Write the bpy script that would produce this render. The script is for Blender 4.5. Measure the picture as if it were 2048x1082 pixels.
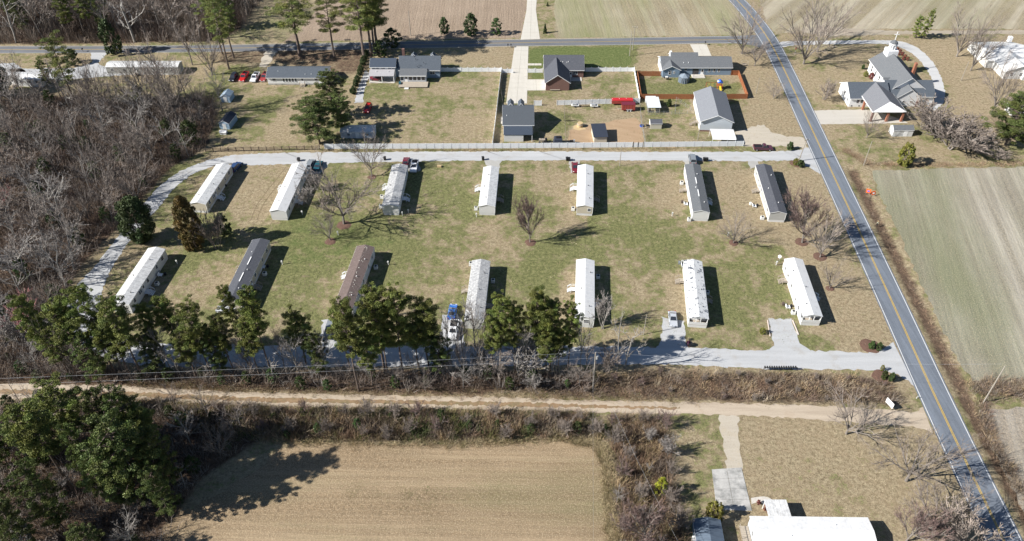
import bpy, math, random
import numpy as np
from mathutils import Vector, Matrix

random.seed(7)
RNG = np.random.default_rng(7)
for o in list(bpy.data.objects):
    bpy.data.objects.remove(o)
S = bpy.context.scene
COL = S.collection
R = math.radians

# ------------------------------------------------------------------ camera
FPX, PITCH, CAMH = 1560.0, R(41.5), 126.0
cam_d = bpy.data.cameras.new('camera')
cam = bpy.data.objects.new('camera', cam_d)
COL.objects.link(cam)
cam.location = (0, 0, CAMH)
cam.rotation_euler = (math.pi / 2 - PITCH, 0, 0)
cam_d.sensor_width = 36
cam_d.lens = 36 * FPX / 2048
cam_d.clip_start = 1
cam_d.clip_end = 12000
S.camera = cam
S.render.resolution_x, S.render.resolution_y = 1024, 541

# ------------------------------------------------------------------ light
SUN_EL, SH_AZ = R(35), R(15)
world = bpy.data.worlds.new('World')
S.world = world
world.use_nodes = True
wn = world.node_tree.nodes
bg = wn['Background']
sky = wn.new('ShaderNodeTexSky')
sky.sky_type = 'NISHITA'
sky.sun_disc = False
sky.sun_elevation = SUN_EL
sky.sun_rotation = R(255)
sky.altitude = 100
sky.dust_density = 0.3
sky.ozone_density = 3.0
world.node_tree.links.new(sky.outputs[0], bg.inputs[0])
bg.inputs[1].default_value = 0.05
sd = bpy.data.lights.new('sun', 'SUN')
sun = bpy.data.objects.new('sun', sd)
COL.objects.link(sun)
sd.energy = 5.0
sd.angle = R(0.5)
sd.color = (1.0, 0.965, 0.91)
ldir = Vector((math.cos(SH_AZ) * math.cos(SUN_EL), math.sin(SH_AZ) * math.cos(SUN_EL), -math.sin(SUN_EL)))
sun.rotation_euler = ldir.to_track_quat('-Z', 'Y').to_euler()
sun.location = (-80, 60, 150)
S.view_settings.view_transform = 'Standard'
S.view_settings.look = 'None'
S.view_settings.exposure = 0.92
S.view_settings.gamma = 1
S.render.engine = 'CYCLES'
S.cycles.max_bounces = 5
S.cycles.diffuse_bounces = 2
S.cycles.transparent_max_bounces = 4

# ------------------------------------------------------------------ survey helpers
_F = Vector((0, math.cos(PITCH), -math.sin(PITCH)))
_D = Vector((0, -math.sin(PITCH), -math.cos(PITCH)))
def G(x, y, z=0.0):
    """point of the place, at height z, seen at x,y of the 2048x1082 photograph"""
    r = _F + Vector((1, 0, 0)) * ((x - 1024) / FPX) + _D * ((y - 541) / FPX)
    t = (z - CAMH) / r.z
    return Vector((r.x * t, r.y * t, z))
def rise(x, y, ytop):
    g = G(x, y)
    lo, hi = 0.0, 60.0
    for _ in range(40):
        m = (lo + hi) / 2
        v = Vector((g.x, g.y, m - CAMH))
        if 541 + FPX * v.dot(_D) / v.dot(_F) > ytop: lo = m
        else: hi = m
    return lo

# ------------------------------------------------------------------ object helpers
def link(o, parent=None):
    COL.objects.link(o)
    if parent is not None: o.parent = parent
    return o
def tag(o, label=None, cat=None, group=None, kind=None):
    if label: o['label'] = label
    if cat: o['category'] = cat
    if group: o['group'] = group
    if kind: o['kind'] = kind
    return o
def thing(name, label, cat, loc=(0, 0, 0), rot=0.0, group=None):
    o = bpy.data.objects.new(name, None)
    o.empty_display_size = 0.3
    link(o)
    o.location = loc
    o.rotation_euler = (0, 0, rot)
    return tag(o, label, cat, group)
def part(name, data, parent, loc=(0, 0, 0), rot=(0, 0, 0), sc=None, label=None, kind=None):
    o = bpy.data.objects.new(name, data)
    link(o, parent)
    o.location = loc
    o.rotation_euler = rot
    if sc: o.scale = sc
    return tag(o, label, None, None, kind)

class MB:
    def __init__(s):
        s.v, s.f = [], []
    def box(s, x0, x1, y0, y1, z0, z1):
        b = len(s.v)
        s.v += [(x0,y0,z0),(x1,y0,z0),(x1,y1,z0),(x0,y1,z0),(x0,y0,z1),(x1,y0,z1),(x1,y1,z1),(x0,y1,z1)]
        s.f += [(b,b+3,b+2,b+1),(b+4,b+5,b+6,b+7),(b,b+1,b+5,b+4),(b+1,b+2,b+6,b+5),(b+2,b+3,b+7,b+6),(b+3,b,b+4,b+7)]
        return s
    def hexa(s, lo, hi):
        b = len(s.v); n = len(lo)
        s.v += [tuple(p) for p in lo] + [tuple(p) for p in hi]
        s.f.append(tuple(range(b + n - 1, b - 1, -1)))
        s.f.append(tuple(range(b + n, b + 2 * n)))
        for i in range(n):
            j = (i + 1) % n
            s.f.append((b + i, b + j, b + n + j, b + n + i))
        return s
    def slab(s, pts, t):
        """plate under the given (top) corners"""
        return s.hexa([(p[0], p[1], p[2] - t) for p in pts], pts)
    def prism(s, pts, z0, z1):
        return s.hexa([(p[0], p[1], z0) for p in pts], [(p[0], p[1], z1) for p in pts])
    def face(s, pts):
        b = len(s.v)
        s.v += [tuple(p) for p in pts]
        s.f.append(tuple(range(b, b + len(pts))))
        return s
    def tube(s, p0, p1, r0, r1=None, n=6, cap=True):
        r1 = r0 if r1 is None else r1
        p0, p1 = Vector(p0), Vector(p1)
        d = (p1 - p0)
        if d.length < 1e-6: return s
        d.normalize()
        a = d.orthogonal().normalized(); c = d.cross(a)
        b = len(s.v)
        for p, r in ((p0, r0), (p1, r1)):
            for i in range(n):
                t = 2 * math.pi * i / n
                s.v.append(tuple(p + a * (math.cos(t) * r) + c * (math.sin(t) * r)))
        for i in range(n):
            j = (i + 1) % n
            s.f.append((b + i, b + j, b + n + j, b + n + i))
        if cap:
            s.f.append(tuple(range(b + n - 1, b - 1, -1)))
            s.f.append(tuple(range(b + n, b + 2 * n)))
        return s
    def ball(s, c, r, nu=8, nv=5, sz=1.0):
        b = len(s.v)
        for j in range(nv + 1):
            ph = math.pi * j / nv
            for i in range(nu):
                t = 2 * math.pi * i / nu
                s.v.append((c[0] + r * math.sin(ph) * math.cos(t), c[1] + r * math.sin(ph) * math.sin(t), c[2] + r * sz * math.cos(ph)))
        for j in range(nv):
            for i in range(nu):
                k = (i + 1) % nu
                s.f.append((b + j * nu + i, b + (j + 1) * nu + i, b + (j + 1) * nu + k, b + j * nu + k))
        return s
    def mesh(s, name, mats, smooth=False):
        m = bpy.data.meshes.new(name)
        m.from_pydata(s.v, [], s.f)
        for x in (mats if isinstance(mats, (list, tuple)) else [mats]): m.materials.append(x)
        if smooth: m.polygons.foreach_set('use_smooth', [True] * len(m.polygons))
        m.update()
        return m
    def build(s, name, mats, parent=None, smooth=False, label=None, kind=None, loc=(0,0,0), rot=(0,0,0)):
        return part(name, s.mesh(name, mats, smooth), parent, loc, rot, None, label, kind)

def box_part(name, dims, mat, parent, label=None):
    return MB().box(*dims).build(name, mat, parent, label=label)

# ------------------------------------------------------------------ materials
def nt(name):
    m = bpy.data.materials.new(name)
    m.use_nodes = True
    t = m.node_tree
    return m, t, t.nodes, t.links, t.nodes['Principled BSDF']
def c4(c, k=1.0): return (c[0] * k, c[1] * k, c[2] * k, 1)
def noise(n, l, vec, scale, detail=4, rough=.6, sc=None, rot=0):
    t = n.new('ShaderNodeTexNoise')
    t.inputs['Scale'].default_value = scale
    t.inputs['Detail'].default_value = detail
    t.inputs['Roughness'].default_value = rough
    if sc or rot:
        mp = n.new('ShaderNodeMapping')
        mp.inputs['Scale'].default_value = sc or (1, 1, 1)
        mp0 = n.new('ShaderNodeMapping')
        mp0.inputs['Rotation'].default_value = (0, 0, rot)
        l.new(vec, mp0.inputs[0]); l.new(mp0.outputs[0], mp.inputs[0]); l.new(mp.outputs[0], t.inputs['Vector'])
    else:
        l.new(vec, t.inputs['Vector'])
    return t.outputs['Fac']
def ramp(n, l, fac, a, b, ca=(0, 0, 0, 1), cb=(1, 1, 1, 1)):
    r = n.new('ShaderNodeValToRGB')
    r.color_ramp.elements[0].position = max(0, a); r.color_ramp.elements[1].position = min(1, b)
    r.color_ramp.elements[0].color = ca; r.color_ramp.elements[1].color = cb
    l.new(fac, r.inputs[0])
    return r.outputs[0]
def mix(n, l, fac, a, b, mode='MIX'):
    m = n.new('ShaderNodeMix'); m.data_type = 'RGBA'; m.blend_type = mode
    if isinstance(fac, (int, float)): m.inputs[0].default_value = fac
    else: l.new(fac, m.inputs[0])
    for i, x in ((6, a), (7, b)):
        if isinstance(x, (tuple, list)): m.inputs[i].default_value = (x[0], x[1], x[2], 1)
        else: l.new(x, m.inputs[i])
    return m.outputs[2]
def mth(n, l, op, a, b=None, c=None):
    m = n.new('ShaderNodeMath'); m.operation = op
    for i, x in enumerate((a, b, c)):
        if x is None: continue
        if isinstance(x, (int, float)): m.inputs[i].default_value = x
        else: l.new(x, m.inputs[i])
    return m.outputs[0]
def bump(n, l, b, h, strength, dist):
    bp = n.new('ShaderNodeBump')
    bp.inputs['Strength'].default_value = strength
    bp.inputs['Distance'].default_value = dist
    l.new(h, bp.inputs['Height']); l.new(bp.outputs[0], b.inputs['Normal'])
def Mt(name, col, rough=.8, var=.25, scale=2.0, col2=None, mixr=(.4, .7), metal=0.0, spec=.3, bmp=0.0, bscale=None, rnd=0.0, sc=None, coat=0):
    m, t, n, l, b = nt(name)
    tc = n.new('ShaderNodeTexCoord').outputs['Object']
    f = noise(n, l, tc, scale, 6, .65, sc)
    base = mix(n, l, ramp(n, l, f, .25, .75), c4(col, 1 - var), c4(col, 1 + var * .6))
    if col2:
        f2 = noise(n, l, tc, scale * .35, 7, .7, sc)
        base = mix(n, l, ramp(n, l, f2, *mixr), base, c4(col2))
    if rnd:
        oi = n.new('ShaderNodeObjectInfo').outputs['Random']
        hs = n.new('ShaderNodeHueSaturation')
        v = mth(n, l, 'MULTIPLY_ADD', oi, rnd, 1 - rnd / 2)
        hs.inputs['Hue'].default_value = .5
        l.new(v, hs.inputs['Value']); l.new(base, hs.inputs['Color']); base = hs.outputs[0]
    l.new(base, b.inputs['Base Color'])
    b.inputs['Roughness'].default_value = rough
    b.inputs['Metallic'].default_value = metal
    b.inputs['Specular IOR Level'].default_value = spec
    if coat: b.inputs['Coat Weight'].default_value = coat
    if bmp:
        bump(n, l, b, noise(n, l, tc, bscale or scale * 3, 3), bmp, .05)
    return m

# walls with lap siding: fine relief by bump
def siding(name, col, dirt=(.45, .42, .36), amt=(.62, .9), pitch=.2, var=.06):
    m, t, n, l, b = nt(name)
    tc = n.new('ShaderNodeTexCoord').outputs['Object']
    f = noise(n, l, tc, 1.3, 6, .7)
    base = mix(n, l, ramp(n, l, f, *amt), c4(col), c4(dirt))
    f2 = noise(n, l, tc, 9, 3)
    base = mix(n, l, ramp(n, l, f2, .3, .7), base, c4(col, 1 - var))
    l.new(base, b.inputs['Base Color'])
    b.inputs['Roughness'].default_value = .6
    b.inputs['Specular IOR Level'].default_value = .3
    sep = n.new('ShaderNodeSeparateXYZ'); l.new(tc, sep.inputs[0])
    z = mth(n, l, 'FRACT', mth(n, l, 'DIVIDE', sep.outputs[2], pitch))
    bump(n, l, b, z, .6, .03)
    return m

W_WHITE = siding('white_siding', (.66, .66, .645))
W_GREY = siding('grey_siding', (.42, .42, .40))
W_TAN = siding('tan_siding', (.52, .47, .37))
W_BLUE = siding('blue_grey_siding', (.20, .27, .35))
W_LGREY = siding('pale_grey_siding', (.50, .54, .58))
W_BEIGE = siding('beige_siding', (.56, .52, .43))
W_SHEDBLUE = siding('sky_blue_siding', (.30, .42, .55))
SKIRT = siding('white_skirting', (.62, .62, .61), pitch=.4)
TRIM = Mt('white_trim', (.8, .8, .79), .5, .05)
VINYL = Mt('white_vinyl', (.80, .81, .82), .45, .05, 1.5)
VINYLD = Mt('weathered_white_boards', (.74, .755, .77), .6, .12, 1.2, (.5, .5, .48), (.6, .85))
GLASS = Mt('dark_glass', (.03, .035, .045), .12, .1, spec=.6)
SHG_DARK = Mt('charcoal_shingles', (.085, .09, .105), .85, .45, 7, (.13, .13, .14), (.5, .8), spec=.2)
SHG_GREY = Mt('grey_shingles', (.13, .138, .148), .85, .45, 7, (.18, .18, .18), (.5, .8), spec=.2)
SHG_MID = Mt('slate_blue_shingles', (.085, .10, .12), .85, .4, 6, (.115, .13, .15), (.5, .8), spec=.2)
SHG_BROWN = Mt('brown_shingles', (.15, .115, .105), .9, .45, 6, (.2, .16, .15), (.5, .8), spec=.15)
SHG_BLACK = Mt('black_blue_roofing', (.035, .042, .06), .6, .2, 3, spec=.3)
MET_NAVY = Mt('navy_ribbed_metal', (.06, .075, .10), .4, .2, 3, spec=.5)
MET_PALE = Mt('pale_ribbed_metal', (.62, .66, .68), .35, .08, 2, spec=.5)
def roofwhite(name, col, dirt, amt, scale=1.0):
    m, t, n, l, b = nt(name)
    tc = n.new('ShaderNodeTexCoord').outputs['Object']
    f = noise(n, l, tc, scale, 8, .72)
    base = mix(n, l, ramp(n, l, f, *amt), c4(col), c4(dirt))
    f2 = noise(n, l, tc, .8, 6, .7, (3.5, .35, 1))
    base = mix(n, l, ramp(n, l, f2, .5, .8, (0, 0, 0, 1), (.5, .5, .5, 1)), base, c4(dirt, 1.1))
    l.new(base, b.inputs['Base Color'])
    b.inputs['Roughness'].default_value = .45
    return m
RW_CLEAN = roofwhite('clean_white_roof', (.63, .63, .625), (.38, .38, .38), (.52, .86))
RW_MILD = roofwhite('stained_white_roof', (.62, .62, .61), (.30, .30, .30), (.45, .75), 1.6)
RW_GREY = roofwhite('mossy_grey_white_roof', (.50, .50, .49), (.20, .20, .21), (.40, .68), 2.2)
RW_PEEL = roofwhite('peeling_white_roof', (.62, .62, .61), (.09, .10, .12), (.555, .575), 1.1)
BRICK = Mt('red_brown_brick', (.17, .095, .08), .9, .35, 12, (.24, .15, .12), (.45, .7))
BRICKO = Mt('orange_brick', (.31, .13, .08), .9, .25, 8)
CONC = Mt('concrete', (.50, .47, .42), .9, .12, 1.2, (.42, .39, .34), (.5, .8))
CONCG = Mt('grey_concrete', (.42, .41, .39), .9, .2, .9, (.22, .22, .21), (.45, .62))
WOODG = Mt('weathered_wood', (.36, .31, .25), .9, .2, 3)
WOODB = Mt('dark_brown_boards', (.10, .075, .06), .9, .3, 2)
WOODO = Mt('orange_stained_fence', (.30, .115, .05), .8, .3, 1.4, (.20, .085, .045), (.5, .8))
POLEW = Mt('grey_pole_wood', (.30, .27, .23), .9, .2, 3)
METG = Mt('galvanised_steel', (.45, .46, .47), .4, .1, 3, metal=.4, spec=.5)
BLACK = Mt('black_plastic', (.02, .02, .022), .5, .2)
RUBBER = Mt('tyre_rubber', (.025, .025, .025), .9, .1)
RIM = Mt('wheel_rim', (.5, .5, .5), .3, .1, metal=.6)
ACW = Mt('pale_metal_casing', (.68, .68, .65), .5, .08)
def paint(name, c): return Mt(name, c, .25, .04, spec=.5, coat=.5)
P_WHITE = paint('white_paint', (.75, .76, .78)); P_SILV = paint('silver_paint', (.42, .44, .47))
P_RED = paint('red_paint', (.5, .02, .02)); P_MAR = paint('maroon_paint', (.16, .02, .03))
P_BLK = paint('black_paint', (.02, .022, .03)); P_BLUE = paint('dark_blue_paint', (.03, .06, .14))
P_TEAL = paint('dark_teal_paint', (.02, .09, .12)); P_TARP = Mt('bright_blue_cover', (.02, .14, .5), .45, .3, 2)
P_GREY = paint('grey_paint', (.2, .22, .24)); P_LRED = paint('bright_red_paint', (.30, .045, .04))
P_DKM = paint('dark_maroon_paint', (.09, .025, .04))
HEADL = Mt('headlight_glass', (.75, .76, .78), .1, .05); TAILL = Mt('tail_light_red', (.4, .01, .01), .2, .05)
ORANGE = Mt('orange_plastic', (.75, .13, .02), .6, .1); YELLOW = Mt('yellow_plastic', (.75, .5, .02), .6, .1)
BLUEP = Mt('blue_plastic', (.04, .12, .5), .6, .1); TARPG = Mt('grey_blue_tarp', (.14, .17, .21), .6, .25, 2)
HAY = Mt('hay', (.48, .36, .2), .95, .3, 8)
SOIL = Mt('mulch', (.13, .075, .055), .95, .4, 4)

# ---- asphalt and gravel
def asphalt(name, col, along=0.0):
    m, t, n, l, b = nt(name)
    p = n.new('ShaderNodeNewGeometry').outputs['Position']
    f = noise(n, l, p, .5, 6, .6, (2.2, .12, 1), along)
    base = mix(n, l, ramp(n, l, f, .38, .62), c4(col, .78), c4(col, 1.4))
    g = noise(n, l, p, 6, 4, .7)
    base = mix(n, l, ramp(n, l, g, .35, .65), base, c4(col, 1.1), 'MIX')
    k = noise(n, l, p, .35, 9, .75)
    crack = ramp(n, l, mth(n, l, 'ABSOLUTE', mth(n, l, 'SUBTRACT', k, .5)), .0, .008, (1, 1, 1, 1), (0, 0, 0, 1))
    base = mix(n, l, mth(n, l, 'MULTIPLY', crack, .55), base, c4(col, .4))
    l.new(base, b.inputs['Base Color']); b.inputs['Roughness'].default_value = .8
    return m
ASPH = asphalt('asphalt', (.125, .142, .168), R(-2))
ASPH2 = asphalt('cross_asphalt', (.12, .125, .135), R(90))
def gravel(name, a, c, rot, edge=(.25, .2, .13)):
    m, t, n, l, b = nt(name)
    p = n.new('ShaderNodeNewGeometry').outputs['Position']
    f = noise(n, l, p, .45, 7, .65, (.15, 1.6, 1), rot)
    base = mix(n, l, ramp(n, l, f, .3, .7), c4(a), c4(c))
    g = noise(n, l, p, 3.5, 7, .8)
    base = mix(n, l, ramp(n, l, g, .3, .75, (0, 0, 0, 1), (.55, .55, .55, 1)), base, c4(a, .72))
    h = noise(n, l, p, .22, 6, .7)
    base = mix(n, l, ramp(n, l, h, .55, .85, (0, 0, 0, 1), (.6, .6, .6, 1)), base, c4(edge))
    l.new(base, b.inputs['Base Color']); b.inputs['Roughness'].default_value = .95
    bump(n, l, b, g, .5, .06)
    return m
GRAVEL = gravel('pale_gravel', (.36, .365, .37), (.47, .475, .48), 0)
GRAVEL2 = gravel('old_gravel', (.33, .32, .30), (.42, .41, .38), R(55))
SAND = gravel('sandy_gravel', (.38, .335, .27), (.49, .44, .36), 0, (.4, .32, .2))
TRACK = gravel('dirt_track', (.35, .285, .215), (.50, .42, .325), 0, (.3, .2, .12))
CONCP = gravel('pale_concrete', (.50, .47, .41), (.56, .53, .47), R(90), (.44, .4, .34))
LINEW = Mt('white_road_paint', (.62, .62, .61), .7, .15, 3)
LINEY = Mt('yellow_road_paint', (.52, .34, .05), .7, .2, 2)

# ---- lawn ground: albedo from real ground cover zones (r green, g brown litter, b pale sand)
def ground_mat():
    m, t, n, l, b = nt('winter_lawn')
    p = n.new('ShaderNodeNewGeometry').outputs['Position']
    at = n.new('ShaderNodeAttribute'); at.attribute_name = 'zone'
    sp = n.new('ShaderNodeSeparateColor'); l.new(at.outputs['Color'], sp.inputs[0])
    gr, br, sa = sp.outputs
    big = noise(n, l, p, .055, 6, .6)
    med = noise(n, l, p, .35, 7, .68)
    fine = noise(n, l, p, 1.25, 8, .82)
    tiny = noise(n, l, p, 3.6, 5, .85)
    straw = mix(n, l, ramp(n, l, fine, .38, .62), (.165, .127, .076, 1), (.45, .375, .245, 1))
    straw = mix(n, l, ramp(n, l, med, .4, .62, (0, 0, 0, 1), (.5, .5, .5, 1)), straw, (.32, .242, .155, 1))
    green = mix(n, l, ramp(n, l, fine, .38, .62), (.058, .072, .024, 1), (.235, .245, .095, 1))
    s = mth(n, l, 'ADD', mth(n, l, 'MULTIPLY', big, .85), mth(n, l, 'MULTIPLY', med, 1.0))
    s = mth(n, l, 'ADD', s, mth(n, l, 'MULTIPLY', fine, .60))
    s = mth(n, l, 'ADD', s, mth(n, l, 'MULTIPLY', gr, .62))
    gm = ramp(n, l, mth(n, l, 'SUBTRACT', s, 1.015), .40, .54)
    c = mix(n, l, mth(n, l, 'MULTIPLY', gm, .88), straw, green)
    vivid = mix(n, l, ramp(n, l, fine, .38, .62), (.07, .095, .028, 1), (.185, .21, .08, 1))
    c = mix(n, l, ramp(n, l, mth(n, l, 'ADD', gr, mth(n, l, 'MULTIPLY', med, .35)), .93, 1.0), c, vivid)
    lit = mix(n, l, ramp(n, l, fine, .38, .62), (.06, .042, .030, 1), (.20, .135, .092, 1))
    bm = ramp(n, l, mth(n, l, 'ADD', br, mth(n, l, 'MULTIPLY', mth(n, l, 'SUBTRACT', med, .5), .9)), .35, .65)
    c = mix(n, l, bm, c, lit)
    san = mix(n, l, ramp(n, l, fine, .38, .62), (.38, .30, .205, 1), (.50, .42, .31, 1))
    sm = ramp(n, l, mth(n, l, 'ADD', sa, mth(n, l, 'MULTIPLY', mth(n, l, 'SUBTRACT', med, .5), .9)), .35, .7)
    c = mix(n, l, sm, c, san)
    c = mix(n, l, ramp(n, l, tiny, .38, .52, (.75, .75, .75, 1), (0, 0, 0, 1)), c, mix(n, l, .55, c, (.03, .028, .02, 1)))
    l.new(c, b.inputs['Base Color'])
    b.inputs['Roughness'].default_value = .95
    b.inputs['Specular IOR Level'].default_value = .1
    bump(n, l, b, mth(n, l, 'ADD', mth(n, l, 'MULTIPLY', fine, .6), tiny), .8, .2)
    return m
def field_mat(name, base, alt, green, rot, rows=.6, gamt=(.5, .7), rowc=.25, fleck=(.5, .4, .26), fl=(.52, .62)):
    m, t, n, l, b = nt(name)
    p = n.new('ShaderNodeNewGeometry').outputs['Position']
    big = noise(n, l, p, .03, 7, .6, (1, .3, 1), rot)
    row = noise(n, l, p, rows, 4, .6, (1, .02, 1), rot)
    row2 = noise(n, l, p, rows * 3.5, 3, .6, (1, .06, 1), rot)
    fine = noise(n, l, p, 1.5, 6, .78)
    tiny = noise(n, l, p, 4, 4, .8)
    c = mix(n, l, ramp(n, l, fine, .38, .62), c4(base, .68), c4(base, 1.28))
    c = mix(n, l, ramp(n, l, row, .44, .57, (0, 0, 0, 1), (rowc * 2.2,) * 3 + (1,)), c, c4(alt))
    c = mix(n, l, ramp(n, l, row2, .44, .58, (0, 0, 0, 1), (rowc,) * 3 + (1,)), c, c4(alt, .7))
    v_ = noise(n, l, p, .045, 5, .65)
    c = mix(n, l, 1.0, c, ramp(n, l, v_, .36, .64, (.80, .79, .78, 1), (1.0, 1.0, 1.0, 1)), 'MULTIPLY')
    g = mth(n, l, 'ADD', mth(n, l, 'MULTIPLY', big, .62), mth(n, l, 'MULTIPLY', row, .22))
    g = mth(n, l, 'ADD', g, mth(n, l, 'MULTIPLY', fine, .2))
    c = mix(n, l, mth(n, l, 'MULTIPLY', ramp(n, l, g, *gamt), .8), c, c4(green))
    c = mix(n, l, ramp(n, l, tiny, fl[0], fl[1], (0, 0, 0, 1), (.6, .6, .6, 1)), c, c4(fleck))
    l.new(c, b.inputs['Base Color']); b.inputs['Roughness'].default_value = .95
    b.inputs['Specular IOR Level'].default_value = .1
    bump(n, l, b, mth(n, l, 'ADD', row2, fine), .8, .22)
    return m

# ================================================================== GROUND
def inpoly(X, Y, poly):
    c = np.zeros(X.shape, bool)
    n = len(poly)
    for i in range(n):
        x0, y0 = poly[i][0], poly[i][1]; x1, y1 = poly[(i + 1) % n][0], poly[(i + 1) % n][1]
        if y0 == y1: continue
        k = ((y0 > Y) != (y1 > Y)) & (X < (x1 - x0) * (Y - y0) / (y1 - y0) + x0)
        c ^= k
    return c
def W(pts): return [G(*p) for p in pts]
def smooth(pts, k=6):
    P = [Vector((p[0], p[1], 0)) for p in pts]
    P = [P[0] * 2 - P[1]] + P + [P[-1] * 2 - P[-2]]
    out = []
    for i in range(1, len(P) - 2):
        a, b, c, d = P[i - 1:i + 3]
        for j in range(k):
            t = j / k
            out.append(.5 * ((2 * b) + (c - a) * t + (2 * a - 5 * b + 4 * c - d) * t * t + (3 * b - a - 3 * c + d) * t ** 3))
    out.append(P[-2])
    return out

# woodland outlines
WOOD_A = [(-260,195),(0,200),(60,195),(150,192),(240,205),(345,195),(425,198),(432,235),(415,285),(405,300),(345,332),(310,365),(285,400),(262,430),(235,452),(200,490),(150,545),(128,590),(110,640),(60,660),(-200,640)]
WOOD_B = [(-300,-40),(535,-40),(520,0),(500,30),(478,60),(420,82),(250,86),(0,88),(-300,88)]
WOOD_C = [(-260,640),(60,640),(120,650),(150,700),(210,738),(300,748),(700,750),(1180,748),(1200,772),(900,782),(500,776),(250,763),(0,762),(-260,762)]
WOOD_D = [(-200,812),(240,806),(350,820),(470,850),(520,880),(420,940),(370,1000),(340,1060),(330,1120),(-140,1160)]
HEDGE_E = [(330,826),(520,826),(900,830),(1165,838),(1215,862),(1200,880),(1130,872),(900,880),(560,878),(420,880)]
HEDGE_F = [(1225,835),(1330,842),(1337,900),(1345,960),(1352,1000),(1368,1060),(1375,1130),(1240,1130),(1232,1000),(1228,900)]
BRUSH_G = [(1050,752),(1200,752),(1300,742),(1480,748),(1700,752),(1770,765),(1800,790),(1810,806),(1650,806),(1300,796),(1050,786)]

xs = np.concatenate([[-6000,-2500,-1200,-600,-400], np.arange(-300, 300.1, 1.25), [400,600,1200,2500,6000]])
ys = np.concatenate([[-4000,-1500,-500,-150,0], np.arange(30, 370.1, 1.25), [450,650,1200,2500,7000]])
GX, GY = np.meshgrid(xs, ys)
zr = np.full(GX.shape, .34); zg = np.zeros(GX.shape); zb = np.zeros(GX.shape)
def zone(poly, r=None, g=None, b=None, world=False):
    P = poly if world else W(poly)
    k = inpoly(GX, GY, P)
    for arr, v in ((zr, r), (zg, g), (zb, b)):
        if v is not None: arr[k] = v
zone([(230,330),(1640,330),(1800,690),(150,740),(150,560)], .47)
zone([(690,290),(1140,330),(1140,500),(640,520),(560,400)], .50)
zone([(560,560),(560,420),(700,430),(830,480),(700,530)], .78)
zone([(230,480),(560,470),(470,590),(300,700),(160,640)], .42)
zone([(1190,340),(1300,340),(1300,640),(1190,640)], .52)
zone([(1040,560),(1060,470),(1420,470),(1480,600),(1450,690),(1330,640),(1050,600)], .56)
zone([(1430,340),(1640,335),(1700,520),(1440,450)], .10)
zone([(1640,480),(1700,520),(1800,700),(1660,700),(1650,560)], .04)
zone([(1560,510),(1660,510),(1690,690),(1640,690),(1600,600)], .05)
zone([(1590,672),(1690,672),(1680,698),(1610,700)], .85)
zone([(1320,640),(1380,640),(1545,650),(1545,700),(1330,700)], .45)
zone([(500,330),(600,330),(540,430),(430,430)], .22)
zone([(1058,95),(1268,93),(1268,134),(1170,134),(1058,144)], 1.05)
zone([(1055,144),(1095,144),(1095,158),(1055,158)], 1.05)
zone([(1060,180),(1285,150),(1280,250),(1140,250),(1130,290),(1060,290)], .42)
zone([(1140,248),(1285,240),(1292,290),(1132,292)], .15, .25, .72)
zone([(1160,225),(1280,205),(1285,245),(1180,250)], .25, 0, .3)
zone([(1290,205),(1400,190),(1400,290),(1295,290)], .40)
zone([(1275,155),(1480,150),(1490,190),(1280,195)], .68)
zone([(1400,148),(1480,150),(1485,165),(1400,160)], .15, 0, .4)
zone([(1265,95),(1390,95),(1390,140),(1270,140)], .02, .22, .28)
zone([(1390,95),(1540,95),(1600,270),(1500,260),(1480,130),(1400,110)], .04, .15, .25)
zone([(730,170),(1000,155),(990,290),(700,290)], .34)
zone([(720,165),(800,165),(800,200),(720,200)], .7)
zone([(880,92),(1028,95),(1020,140),(885,135)], .22)
zone([(430,90),(740,95),(735,150),(680,150),(540,126),(430,130)], .1, .55)
zone([(560,100),(735,100),(730,140),(680,155),(665,125),(560,120)], .0, .62)
zone([(430,130),(540,130),(540,165),(660,172),(640,230),(600,290),(400,290)], .46)
zone([(600,170),(660,172),(640,230),(600,290),(520,290),(560,220)], .14)
zone([(455,162),(540,162),(540,172),(455,172)], .2, .5)
zone([(0,106),(200,106),(420,105),(420,130),(330,125),(200,150),(0,160)], .3, .18)
zone([(480,-20),(700,-20),(690,84),(560,84),(440,84),(480,60)], .42, 0, .4)
zone([(1550,95),(1780,95),(1690,180),(1640,220),(1600,200)], .22, .22)
zone([(1780,85),(2100,75),(2100,280),(1900,290),(1900,160)], .04, .08, .35)
zone([(1640,250),(1900,250),(2100,330),(2100,345),(1740,345),(1690,310)], .42)
zone([(1900,230),(2100,230),(2100,290),(1960,290)], .05, .45)
zone([(1210,745),(1500,742),(1820,745),(1850,800),(1820,820),(1200,800)], .05, .3)
zone([(1340,838),(1440,838),(1425,935),(1400,1110),(1345,1110)], .36)
zone([(1480,845),(1860,860),(2000,1120),(1480,1120)], .12)
zone([(1480,845),(1700,850),(1750,960),(1500,960)], .06, .12)
zone([(320,735),(1210,745),(1210,775),(320,775)], .0, .7)
zone([(-200,755),(1180,775),(1180,800),(-200,775)], .0, .5, .2)
zone([(280,798),(1180,812),(1180,835),(280,820)], .35)
for w in (WOOD_A, WOOD_B, WOOD_C, WOOD_D): zone(w, .1, 1.0)
for w in (HEDGE_E, HEDGE_F, BRUSH_G): zone(w, .2, .75)
zone([(1120,545),(1150,545),(1150,640),(1120,640)], .05, .1, .3)
zone([(1328,545),(1366,540),(1374,640),(1345,640)], .05, .15, .35)
zone([(1140,400),(1153,400),(1153,460),(1130,470)], .05, .1, .45)
zone([(1365,340),(1400,600),(1395,600)], .1)
zone([(1010,340),(1150,345),(1140,400),(1100,400)], .22)
zone([(1355,335),(1380,420),(1330,430),(1300,350)], .12, 0, .2)

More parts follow.
